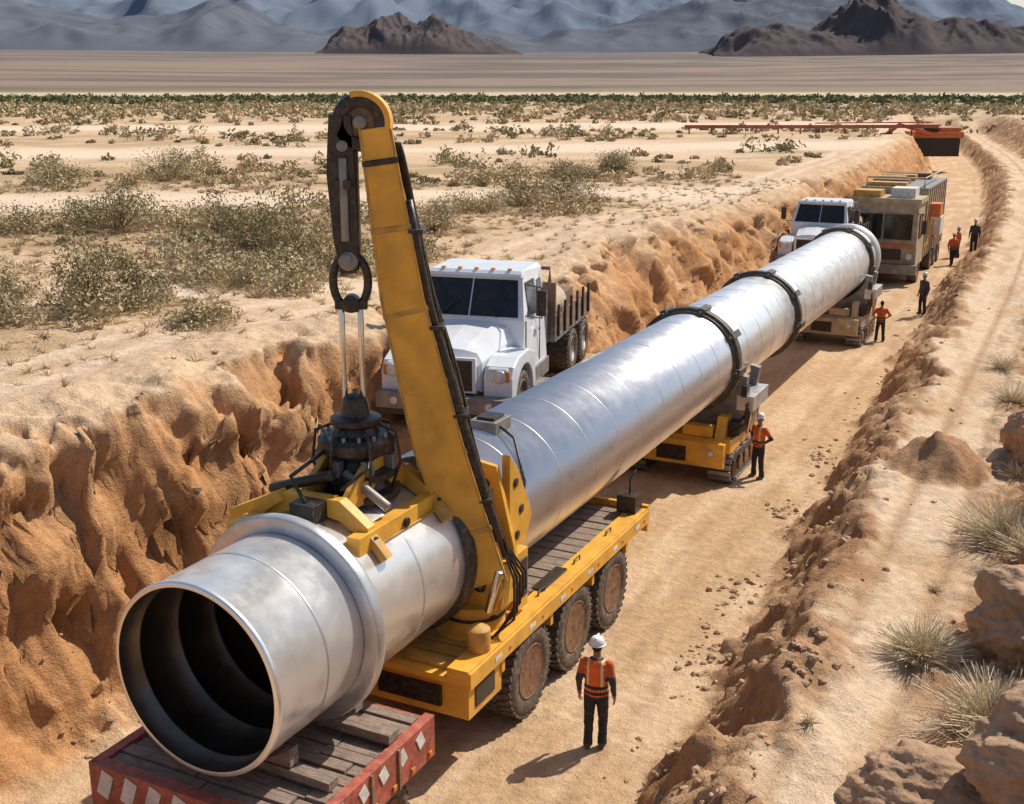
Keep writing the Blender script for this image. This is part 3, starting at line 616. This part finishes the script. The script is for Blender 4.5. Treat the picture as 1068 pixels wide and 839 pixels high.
# ---------------------------------------------------------------- conventional truck (nose toward -y)
def truck(loc,rot,sc=1.0,bed='bedrust'):
    g=group('flatbed_truck',None,rot,loc); g.scale=(sc,sc,sc)
    o=(0,0,0); mb=MB()
    secs=[(0.0,.62,.80,1.40),(.12,.70,.74,1.54),(.7,.80,.74,1.68),(1.5,.93,.74,1.84)]
    vs=[];fs=[]
    for (y,hw,z0,z1) in secs:
        for (a,b2) in ((-1,0),(-1,.72),(-.86,.93),(-.5,1.0),(0,1.03),(.5,1.0),(.86,.93),(1,.72),(1,0)): vs.append((a*hw,y,z0+(z1-z0)*b2))
    for i in range(3):
        for j in range(8): fs.append((i*9+j,i*9+j+1,(i+1)*9+j+1,(i+1)*9+j))
    fs.append(tuple(range(9))); mb.add(vs,fs,'white',False)
    mb.build('hood',g,o,bevel=.04)
    mb=MB()
    for sd in (-1,1):
        arch=[(.95+.62*math.cos(a),.52+.62*math.sin(a)) for a in np.linspace(math.pi,0,12)]
        poly=[(.02,.62),(.02,1.05),(.15,1.25),(.5,1.38),(1.2,1.40),(1.7,1.25),(1.75,.62)]+arch[::-1]
        x0,x1=sorted((sd*.75,sd*1.32))
        mb.prism(poly,0,x0,x1,'white')
        mb.prism([(-.012,1.0),(.03,1.22),(.16,1.25),(.05,1.0)],0,sd*1.02-.2,sd*1.02+.2,'lamp'); mb.cyl((sd*1.08,-.03,1.08),(sd*1.08,.1,1.08),.13,'lamp',20); mb.box((sd*1.22-.05,-.01,.98),(sd*1.22+.05,.06,1.20),'amber')
    mb.build('fenders',g,o,bevel=.05)
    mb=MB()
    mb.box((-.62,-.05,.74),(.62,.03,1.42),'white'); mb.box((-.55,-.06,.78),(.55,-.045,1.37),'black')
    for i in range(9): mb.box((-.53,-.075,.83+i*.058),(.53,-.058,.842+i*.058),'black')
    mb.box((-.1,-.07,1.42),(.1,-.0,1.47),'chrome')
    mb.box((-1.33,-.28,.40),(1.33,.02,.70),'grey'); mb.box((-.45,-.29,.46),(.45,-.275,.62),'black'); mb.box((-1.3,-.27,.28),(1.3,.0,.40),'black')
    for sd in (-1,1): mb.cyl((sd*.95,-.3,.56),(sd*.95,-.2,.56),.08,'lamp',16)
    mb.build('grille_bumper',g,o,bevel=.02)
    mb=MB()
    mb.prism([(1.45,.75),(1.45,1.88),(1.85,2.66),(1.98,2.78),(3.2,2.8),(3.3,2.7),(3.3,.75)],0,-1.15,1.15,'white',ins=[0,0,.14,.2,.2,.14,0])
    mb.box((-1.2,1.5,.45),(1.2,3.3,.78),'grey')
    nrm=Vector((0,-.88,.45)).normalized()*.012
    def quad(pts,k,off=nrm): 
        p2=[Vector(q)+off for q in pts]; p3=[Vector(q)-off for q in pts]; mb.add(p2+p3,[(0,1,2,3),(7,6,5,4),(0,4,5,1),(1,5,6,2),(2,6,7,3),(3,7,4,0)],k)
    quad([(-1.02,1.475,1.93),(-.015,1.475,1.93),(-.015,1.83,2.62),(-.92,1.83,2.62)],'glass'); quad([(.015,1.475,1.93),(1.02,1.475,1.93),(.92,1.83,2.62),(.015,1.83,2.62)],'glass')
    for sd in (-1,1):
        off=Vector((sd*.012,0,.002))
        quad([(sd*1.145,1.78,1.92),(sd*1.145,2.62,1.86),(sd*1.02,2.62,2.56),(sd*1.02,1.98,2.56)],'glass',off)
        quad([(sd*1.145,2.72,1.9),(sd*1.145,3.1,1.9),(sd*1.03,3.1,2.5),(sd*1.03,2.72,2.5)],'glass',off)
        for y in (1.6,2.67): mb.box((sd*1.15-.012,y,.85),(sd*1.15+.012,y+.015,1.85),'grey')
        mb.box((sd*1.15-.03,2.45,1.5),(sd*1.15+.035,2.62,1.56),'chrome')
        mb.tube([(sd*1.12,1.62,1.95),(sd*1.5,1.5,1.95),(sd*1.5,1.5,2.55),(sd*1.08,1.8,2.55)],.018,'black',6); mb.box((sd*1.5-.1,1.44,2.0),(sd*1.5+.1,1.54,2.5),'black')
        a_,b_=sorted((sd*1.15,sd*1.4)); mb.box((a_,1.8,.42),(b_,2.6,.48),'grey')
    mb.box((-1.0,1.76,2.66),(1.0,2.0,2.72),'white',rot=Matrix.Rotation(-.25,3,'X'))
    for i in range(5): mb.box((-.7+i*.35-.04,1.97,2.78),(-.7+i*.35+.04,2.06,2.82),'amber')
    for sd in (-1,1): mb.beam([(sd*.6,1.40,1.93),(sd*.2,1.55,2.3)],.02,.03,'black',(1,0,0))
    mb.build('cab',g,o,bevel=.02)
    mb=MB()
    mb.box((-.45,.3,.55),(-.25,7.0,.8),'black'); mb.box((.25,.3,.55),(.45,7.0,.8),'black')
    mb.box((-1.25,3.65,1.0),(1.25,7.2,1.15),'grey')
    mb.box((-1.25,3.65,1.15),(-1.18,7.2,1.55),bed); mb.box((1.18,3.65,1.15),(1.25,7.2,1.55),bed); mb.box((-1.25,3.62,1.15),(1.25,3.7,2.3),bed)
    for i in range(6):
        mb.box((1.25,3.8+i*.6,1.1),(1.30,3.88+i*.6,1.8),'black'); mb.box((-1.30,3.8+i*.6,1.1),(-1.25,3.88+i*.6,1.8),'black')
    mb.box((-.9,4.0,1.15),(.2,5.2,2.1),'grey'); mb.cyl((.7,4.1,1.6),(.7,5.4,1.6),.38,'tan',20); mb.box((-.8,5.5,1.15),(.9,6.8,1.7),'bedrust')
    mb.tube([(-1.1,3.7,2.3),(-1.1,3.7,2.6),(1.1,3.7,2.6),(1.1,3.7,2.3)],.04,bed)
    mb.box((.5,3.36,1.0),(1.1,3.6,1.9),'grey'); mb.cyl((.85,2.0,.55),(.85,3.3,.55),.28,'chrome',20)
    mb.build('flatbed',g,o)
    mb=MB()
    for y,w in ((.95,.36),(5.2,.6),(6.4,.6)):
        for sd in (-1,1): mb.wheel((sd*(1.1 if w<.5 else 1.0),y,.52),.52,w,sd,hub='grey',treads=28)
    mb.build('wheels',g,o,bevel=0)
    return g
loc=L2W(-12.1,21.0,2.78); truck(loc,-math.radians(16),1.14)
loc=L2W(-11.6,54.5,1.52); truck(loc,-AZ,1.15,'grey')
# ---------------------------------------------------------------- crawler cradles
def crawler(s0,body,sc=1.0):
    g=group('crawler_cradle',(PT,s0,0)); o=(PT,s0,0); mb=MB(); hl=1.6
    for sd in (-1,1):
        x0=PT+sd*1.15; 
        poly=[]; 
        for a in np.linspace(math.pi/2,3*math.pi/2,9): poly.append((s0-hl+.4+.38*math.cos(a),.42+.38*math.sin(a)))
        for a in np.linspace(-math.pi/2,math.pi/2,9): poly.append((s0+hl-.4+.38*math.cos(a),.42+.38*math.sin(a)))
        mb.prism(poly,0,x0-.26,x0+.26,'black')
        P=[Vector((0,a,b)) for a,b in poly]; n=len(P)
        tot=[(P[(i+1)%n]-P[i]).length for i in range(n)]; Lt=sum(tot); k=0
        while k<Lt:
            a=k;i=0
            while a>tot[i]: a-=tot[i]; i+=1
            q=P[i].lerp(P[(i+1)%n],a/tot[i]); d=(P[(i+1)%n]-P[i]).normalized(); ang=math.atan2(d.z,d.y)
            q.x=x0; mb.box(q-Vector((.3,.06,.03)),q+Vector((.3,.06,.03)),'grey',rot=Matrix.Rotation(ang,3,'X')); k+=.17
        for i in range(5): mb.cyl((x0+sd*.262,s0-hl+.45+i*.58,.40),(x0+sd*.30,s0-hl+.45+i*.58,.40),.2,'hub',20)
    mb.build('tracks',g,o,bevel=.006)
    mb=MB()
    mb.box((PT-1.4,s0-1.5,.85),(PT+1.4,s0+1.5,1.2),body,ty=.05); mb.box((PT-1.3,s0-1.75,.5),(PT+1.3,s0-1.45,1.15),body); mb.box((PT-.5,s0-1.78,.6),(PT+.3,s0-1.74,1.0),'black')
    mb.prism([(s0-1.45,1.2),(s0-1.2,1.75),(s0+1.2,1.75),(s0+1.45,1.2)],0,PT-1.2,PT-.95,body); mb.prism([(s0-1.45,1.2),(s0-1.2,1.75),(s0+1.2,1.75),(s0+1.45,1.2)],0,PT+.95,PT+1.2,body)
    mb.box((PT+1.2,s0-1.1,1.25),(PT+1.5,s0-.3,1.6),'black'); mb.box((PT-1.25,s0-1.46,1.22),(PT-.6,s0-1.1,1.6),body); mb.box((PT+.1,s0-1.46,1.22),(PT+.9,s0-1.15,1.5),body)
    mb.cyl((PT+.95,s0-1.72,.9),(PT+.95,s0-1.8,.9),.08,'lamp',14); mb.cyl((PT-.95,s0-1.72,.9),(PT-.95,s0-1.8,.9),.08,'lamp',14)
    mb.build('body',g,o)
    mb=MB()
    for y in (s0-.6,s0+.6):
        mb.prism([(PT-1.35,1.2),(PT+1.35,1.2),(PT+1.55,2.75),(PT+1.28,2.8)]+[(PT+(R+.16)*math.sin(a),PZc-(R+.16)*math.cos(a)) for a in np.linspace(1.2,-1.2,15)]+[(PT-1.28,2.8),(PT-1.55,2.75)],1,y-.12,y+.12,'grey')
    mb.box((PT+1.3,s0-.75,1.85),(PT+1.75,s0+.75,2.25),'flange'); mb.box((PT-1.75,s0-.75,1.85),(PT-1.3,s0+.75,2.25),'flange')
    mb.cyl((PT+1.5,s0-.2,1.1),(PT+1.6,s0-.2,2.0),.08,'chrome',12); mb.cyl((PT+1.5,s0+.3,1.1),(PT+1.6,s0+.3,2.0),.08,'chrome',12)
    for k in range(3): mb.tube([(PT+1.3,s0-1.2+.15*k,1.3),(PT+1.65,s0-1.1+.15*k,1.6),(PT+1.6,s0-.9+.1*k,2.1)],.022,'black',6)
    mb.box((PT+1.45,s0-.9,2.25),(PT+1.6,s0-.6,2.55),'black')
    mb.build('cradle',g,o)
crawler(29.3,'yellow'); crawler(47.6,'tan')
# ---------------------------------------------------------------- big service truck
g=group('service_truck',(-9.3,66,0)); o=(-9.3,66,0); mb=MB(); cx=-9.6;f=62.5
mb.box((cx-1.75,f,1.0),(cx+1.75,f+2.6,4.2),'tan',tx=.06,ty=.08); mb.box((cx-1.45,f-.03,2.35),(cx-.06,f+.08,3.65),'glass'); mb.box((cx+.06,f-.03,2.35),(cx+1.45,f+.08,3.65),'glass')
mb.box((cx-1.0,f-.05,1.3),(cx+1.0,f+.02,1.85),'black'); mb.box((cx-1.85,f-.35,.6),(cx+1.85,f+.0,1.1),'grey')
mb.box((cx-1.6,f-.04,1.95),(cx+1.6,f+.0,2.1),'orange')
for sd in (-1,1):
    mb.cyl((cx+sd*1.4,f-.06,1.5),(cx+sd*1.4,f+.05,1.5),.17,'lamp',16); mb.box((cx+sd*1.73-.03,f+.5,2.4),(cx+sd*1.73+.03,f+1.7,3.6),'glass')
    mb.tube([(cx+sd*1.7,f+.1,3.7),(cx+sd*2.05,f-.1,3.7),(cx+sd*2.05,f-.1,2.9)],.03,'black',6); mb.box((cx+sd*2.05-.12,f-.16,2.7),(cx+sd*2.05+.12,f-.08,3.4),'black')
mb.box((cx-1.8,f+.0,4.2),(cx+1.8,f+2.6,4.45),'tan'); mb.box((cx-1.7,f+.3,4.45),(cx-.3,f+1.6,4.8),'yellowd'); mb.box((cx+.2,f+.5,4.45),(cx+1.4,f+1.9,4.95),'stripew')
mb.build('cab',g,o,bevel=.03)
mb=MB(); mb.box((cx-1.7,f+2.8,1.1),(cx+1.7,f+11,4.7),'tan'); 
for i in range(10): mb.box((cx+1.7,f+2.9+i*.88,1.1),(cx+1.76,f+3.0+i*.88,4.7),'tan')
for i in range(4): mb.box((cx+1.70,f+3.3+i*2,1.6),(cx+1.73,f+4.7+i*2,3.0),'yellowd')
mb.box((cx-1.75,f+2.8,4.7),(cx+1.75,f+11,4.8),'grey'); mb.box((cx+1.7,f+4,3.2),(cx+2.3,f+5.2,3.9),'orange'); mb.box((cx+1.75,f+6,2.0),(cx+2.15,f+7.4,3.0),'stripew')
for i in range(5): mb.box((cx-1.5,f+3.3+i*1.5,4.8),(cx+random.uniform(-.3,1.4),f+4.2+i*1.5,4.9+random.uniform(.1,.4)),random.choice(['yellowd','tan','bedrust']))
mb.tube([(cx-1.5,f+3,4.8),(cx-1.5,f+3,5.3),(cx+1.5,f+3,5.3),(cx+1.5,f+3,4.8)],.05,'tan'); mb.tube([(cx+1.5,f+3,5.3),(cx+1.5,f+10,5.3)],.05,'tan')
mb.build('equipment_body',g,o)
mb=MB()
for y in (f+1.3,f+6.5,f+8.2,f+9.9):
    for sd in (-1,1): mb.wheel((cx+sd*1.5,y,.62),.62,.5,sd,treads=20)
mb.box((cx-1,f+.5,.6),(cx+1,f+11,1.0),'black'); mb.build('wheels',g,o,bevel=0)
# ---------------------------------------------------------------- distant red barrier & orange excavator
mb=MB(); x0,x1=21,50; yy=140
zb=hW(21,140)
for i in range(12):
    x=x0+(x1-x0)*i/11; zz=hW(x,yy)
    if zz>4.0: mb.box((x-.08,yy-.08,zz-.2),(x+.08,yy+.08,zb+.75),'rust')
mb.beam([(x0-.5,yy,zb+.8),(36,yy,zb+.8),(x1+.5,yy,zb+.85)],.2,.4,'rust',(0,1,0)); mb.beam([(36,yy+.5,zb+1.2),(x1,yy+.5,zb+1.3)],.2,.12,'rust',(0,1,0))
mb.build('red_barrier',rot=0,loc=(0,0,0),bevel=0)
mb=MB(); z=max(hW(51,143),3.4)
mb.box((48.5,142,z-1.5),(54,145,z+.7),'black'); mb.box((48.3,141.5,z+.7),(54.2,145.3,z+1.4),'orange'); mb.box((49.2,141.2,z+1.4),(51,143.5,z+2.1),'glass'); mb.box((49,141,z+2.1),(51.2,143.7,z+2.3),'orange'); mb.box((51.5,142,z+1.4),(54,145,z+1.9),'orange')
mb.beam([(50,141,z+1.2),(46,140.5,z+2.3),(44.5,140.3,z+1.2)],.5,.4,'orange',(0,1,0)); mb.prism([(43.9,z+1.3),(45.1,z+1.4),(45,z+.5),(44,z+.3)],1,139.8,140.8,'black')
mb.build('excavator',rot=0,loc=(0,0,0),bevel=.03)
# ---------------------------------------------------------------- people
def person(t,s,head,pose=0,top='vest',voxel=.0095,sc=1.0,helmet=True):
    mb=MB();lab=[]
    def ell(c,r,l,seg=16):
        n0=len(mb.v); vs=[];fs=[]
        for i in range(1,seg//2):
            a=math.pi*i/(seg//2)
            for j in range(seg): bb=2*math.pi*j/seg; vs.append((c[0]+r[0]*math.sin(a)*math.cos(bb),c[1]+r[1]*math.sin(a)*math.sin(bb),c[2]+r[2]*math.cos(a)))
        m=seg//2-1; vs+=[(c[0],c[1],c[2]+r[2]),(c[0],c[1],c[2]-r[2])]
        for i in range(m-1):
            for j in range(seg): j2=(j+1)%seg; fs.append((i*seg+j,(i+1)*seg+j,(i+1)*seg+j2,i*seg+j2))
        for j in range(seg): j2=(j+1)%seg; fs.append((m*seg,j,j2)); fs.append((m*seg+1,(m-1)*seg+j2,(m-1)*seg+j))
        mb.add(vs,fs,'skin'); lab.extend([l]*(len(mb.v)-n0))
    def lft(rings,l,seg=20):
        n0=len(mb.v);vs=[];fs=[]
        for (x,y,z,rx,ry) in rings:
            for j in range(seg): a=2*math.pi*j/seg; vs.append((x+rx*math.cos(a),y+ry*math.sin(a),z))
        for i in range(len(rings)-1):
            for j in range(seg): j2=(j+1)%seg; fs.append((i*seg+j,i*seg+j2,(i+1)*seg+j2,(i+1)*seg+j))
        fs.append(tuple(reversed(range(seg)))); fs.append(tuple((len(rings)-1)*seg+j for j in range(seg)))
        mb.add(vs,fs,'skin'); lab.extend([l]*(len(mb.v)-n0))
    def limb(pts,rs,l):
        n0=len(mb.v); P=[];Rr=[]
        for i in range(len(pts)-1):
            for k in range(5): f=k/5; P.append(Vector(pts[i]).lerp(Vector(pts[i+1]),f)); Rr.append(rs[i]+(rs[i+1]-rs[i])*f)
        P.append(Vector(pts[-1])); Rr.append(rs[-1]); mb.tube(P,Rr,'skin',12); lab.extend([l]*(len(mb.v)-n0))
        for q,r in zip(pts,rs): ell(q,(r,r,r),l,12)
    tt_='V' if top=='vest' else 'S'
    lft([(0,0,.84,.12,.10),(0,0,.88,.168,.122),(0,-.01,.96,.172,.130),(0,0,1.03,.158,.115)],'T')
    lft([(0,0,.91,.190,.142),(0,0,1.0,.184,.135),(0,0,1.12,.180,.128),(0,.005,1.24,.196,.134),(0,0,1.35,.206,.130),(0,-.005,1.42,.185,.112),(0,-.005,1.465,.12,.085),(0,0,1.49,.075,.068)],tt_)
    lft([(0,0,1.44,.062,.062),(0,.005,1.50,.056,.058),(0,.01,1.58,.055,.06)],'K')
    ell((0,.015,1.665),(.074,.095,.115),'K',20); ell((0,.045,1.60),(.05,.06,.055),'K',14); ell((0,.113,1.655),(.013,.02,.028),'K',10); ell((.076,.01,1.66),(.012,.022,.032),'K',10); ell((-.076,.01,1.66),(.012,.022,.032),'K',10)
    ell((0,-.012,1.685),(.080,.092,.105),'H',18)
    st={0:(.03,-.05),1:(.22,-.16),2:(.0,.0)}[pose]; wd=.10 if pose<2 else .15
    for sd,fy in ((1,st[0]),(-1,st[1])):
        hip=(sd*.088,0,.90); kn=(sd*(wd*.5+.052),fy*.55+.03,.50); an=(sd*wd,fy,.10)
        limb([hip,kn,an],[.102,.075,.062],'T'); lft([(an[0],an[1],.22,.068,.072),(an[0],an[1],.07,.074,.082)],'T',14)
        ell((an[0],an[1]+.055,.045),(.052,.145,.05),'B',14); ell((an[0],an[1]-.02,.06),(.05,.07,.06),'B',12)
    for sd in (1,-1):
        sh=Vector((sd*.185,-.005,1.395))
        if pose==2: el=Vector((sd*.36,-.08,1.17)); wr=Vector((sd*.20,.05,1.02))
        elif pose==1: el=Vector((sd*.25,-.08*sd,1.12)); wr=Vector((sd*.26,.10*sd+.06,.88))
        else: el=Vector((sd*.255,-.045,1.12)); wr=Vector((sd*.265,.035,.87))
        limb([sh,el],[.074,.056],'A'); limb([el,wr],[.050,.033],'A')
        d=(wr-el).normalized(); inn=Vector((-sd,0,0)); inn=(inn-d*inn.dot(d)).normalized(); fw=d.cross(inn)
        if fw.y<0: fw=-fw
        limb([wr-d*.01,wr+d*.03],[.028,.027],'K')
        for k in range(4):
            o1=wr+d*.02+fw*(.008*(k-1.5)); o2=wr+d*.095+fw*(.020*(k-1.5)); limb([o1,o2],[.016,.014],'K')
            Lf=[.062,.074,.070,.055][3-k]; k1=o2+(d+inn*.25).normalized()*Lf*.5; k2=k1+(d+inn*.9).normalized()*Lf*.5
            limb([o2,k1,k2],[.0115,.010,.009],'K')
        th0=wr+d*.03+fw*.022; th1=wr+d*.065+fw*.05+inn*.01; th2=wr+d*.095+fw*.055+inn*.02; limb([th0,th1,th2],[.016,.012,.010],'K')
    me=bpy.data.meshes.new('tmp'); me.from_pydata(mb.v,[],mb.f); ob=bpy.data.objects.new('tmp',me); scene.collection.objects.link(ob)
    md=ob.modifiers.new('r','REMESH'); md.mode='VOXEL'; md.voxel_size=voxel; md.use_smooth_shade=True
    m2=ob.modifiers.new('s','SMOOTH'); m2.factor=.5; m2.iterations=2
    dg=bpy.context.evaluated_depsgraph_get(); dg.update(); nm=bpy.data.meshes.new_from_object(ob.evaluated_get(dg)); bpy.data.objects.remove(ob)
    kd=kdtree.KDTree(len(mb.v)); 
    for i,v in enumerate(mb.v): kd.insert(v,i)
    kd.balance()
    order=['skin','vest','refl','trouser','shirt','oshirt','hair','boot']; nm.materials.clear()
    for k in order: nm.materials.append(M[k])
    for p_ in nm.polygons:
        c=p_.center; l=lab[kd.find(c)[1]]
        if l=='V':
            k='vest'
            if 1.02<c.z<1.07 or (c.z>1.07 and .085<abs(c.x)<.125) : k='refl'
            if c.z>1.47: k='shirt'
        elif l=='S': k='shirt' if top=='dark' else 'oshirt'
        elif l=='T': k='trouser'
        elif l=='A': k='shirt' if top=='dark' else ('oshirt' if (c.z>1.24 or top=='orange') else ('shirt' if c.z>.9 else 'skin'))
        elif l=='H': k='hair'
        elif l=='B': k='boot'
        else: k='hair' if (c.y<-.03 and c.z>1.60) else 'skin'
        p_.material_index=order.index(k); p_.use_smooth=True
    nv=len(nm.vertices); co=np.empty(nv*3,np.float32); nm.vertices.foreach_get('co',co); co=co.reshape(-1,3); no=np.empty(nv*3,np.float32); nm.vertices.foreach_get('normal',no); no=no.reshape(-1,3)
    cm=((co[:,2]<1.46)&(co[:,2]>.14)&(np.abs(co[:,0])<.235)).astype(float)
    wv_=.006*fbm(co[:,0]*7+co[:,1]*4,co[:,2]*13+co[:,0]*6,3,90)*cm; co=co+no*wv_[:,None]; nm.vertices.foreach_set('co',co.astype(np.float32).ravel()); nm.update()
    z=hz(t,s); loc=L2W(t,s,z-.005)
    g=group('construction_worker',None,-AZ+head,loc); g.scale=(sc,sc,sc)
    body=bpy.data.objects.new('body',nm); scene.collection.objects.link(body); body.parent=g
    mb=MB()
    if helmet:
        mb.lathe((0,.0,1.70),(0,0,1),[(0,.112),(.03,.112),(.07,.104),(.105,.080),(.125,.045),(.13,0)],'helmet',24)
        mb.lathe((0,.0,1.698),(0,0,1),[(0,.10),(0,.128),(.008,.128),(.012,.11)],'helmet',24); mb.box((-.07,.10,1.695),(.07,.165,1.705),'helmet'); mb.box((-.012,-.09,1.80),(.012,.09,1.832),'helmet')
    for sd in (-1,1): mb.lathe((sd*.028,.098,1.668),(0,1,0),[(0,.012),(.006,.009),(.008,0)],'helmet',10); mb.lathe((sd*.028,.105,1.668),(0,1,0),[(0,.005),(.003,0)],'hair',8); mb.box((sd*.03-.016,.1,1.688),(sd*.03+.016,.11,1.694),'hair')
    mb.box((-.022,.100,1.612),(.022,.106,1.619),'hub')
    mb.build('helmet_and_face',g,(0,0,0),bevel=0)
person(-5.98,14.9,.15,0,'vest',.0085,1.05)
person(-7.1,28.8,2.6,2,'vest',.011,.98)
person(-7.1,47.7,.3,2,'orange',.018,.95,False)
person(-6.3,54,2.4,0,'dark',.018,1.05)
person(-6.9,71,.5,1,'orange',.02,1.05); person(-5.9,72,2.9,0,'dark',.02,1.1); person(-7.0,74.5,2.0,0,'orange',.02,1.05)
# ---------------------------------------------------------------- camera, light, sky
cam=bpy.data.cameras.new('Camera'); co=bpy.data.objects.new('Camera',cam); scene.collection.objects.link(co)
co.location=(0,0,10); co.rotation_euler=(math.radians(90-15.31),0,0); cam.sensor_width=36; cam.lens=40.45; cam.clip_end=40000; cam.clip_start=.1; scene.camera=co
el=math.radians(50); sx,sy=.82,.56; hyp=math.hypot(sx,sy); dirv=Vector((sx/hyp*math.cos(el),sy/hyp*math.cos(el),math.sin(el)))
su=bpy.data.lights.new('sun','SUN'); su.energy=5.0; su.angle=math.radians(.5); su.color=(1,.92,.80); so=bpy.data.objects.new('sun',su); scene.collection.objects.link(so)
so.rotation_euler=dirv.to_track_quat('Z','Y').to_euler(); so.location=(20,20,60)
w=bpy.data.worlds.new('World'); scene.world=w; w.use_nodes=True; nt=w.node_tree; sk=nt.nodes.new('ShaderNodeTexSky'); sk.sky_type='NISHITA'; sk.sun_disc=False; sk.sun_elevation=el; sk.sun_rotation=math.atan2(sx,sy); sk.dust_density=1.5
bg=nt.nodes['Background']; nt.links.new(sk.outputs[0],bg.inputs[0]); bg.inputs[1].default_value=.115
scene.view_settings.view_transform='Standard'; scene.view_settings.look='None'; scene.view_settings.exposure=0
print('polys',sum(len(o.data.polygons) for o in bpy.data.objects if o.type=='MESH'))
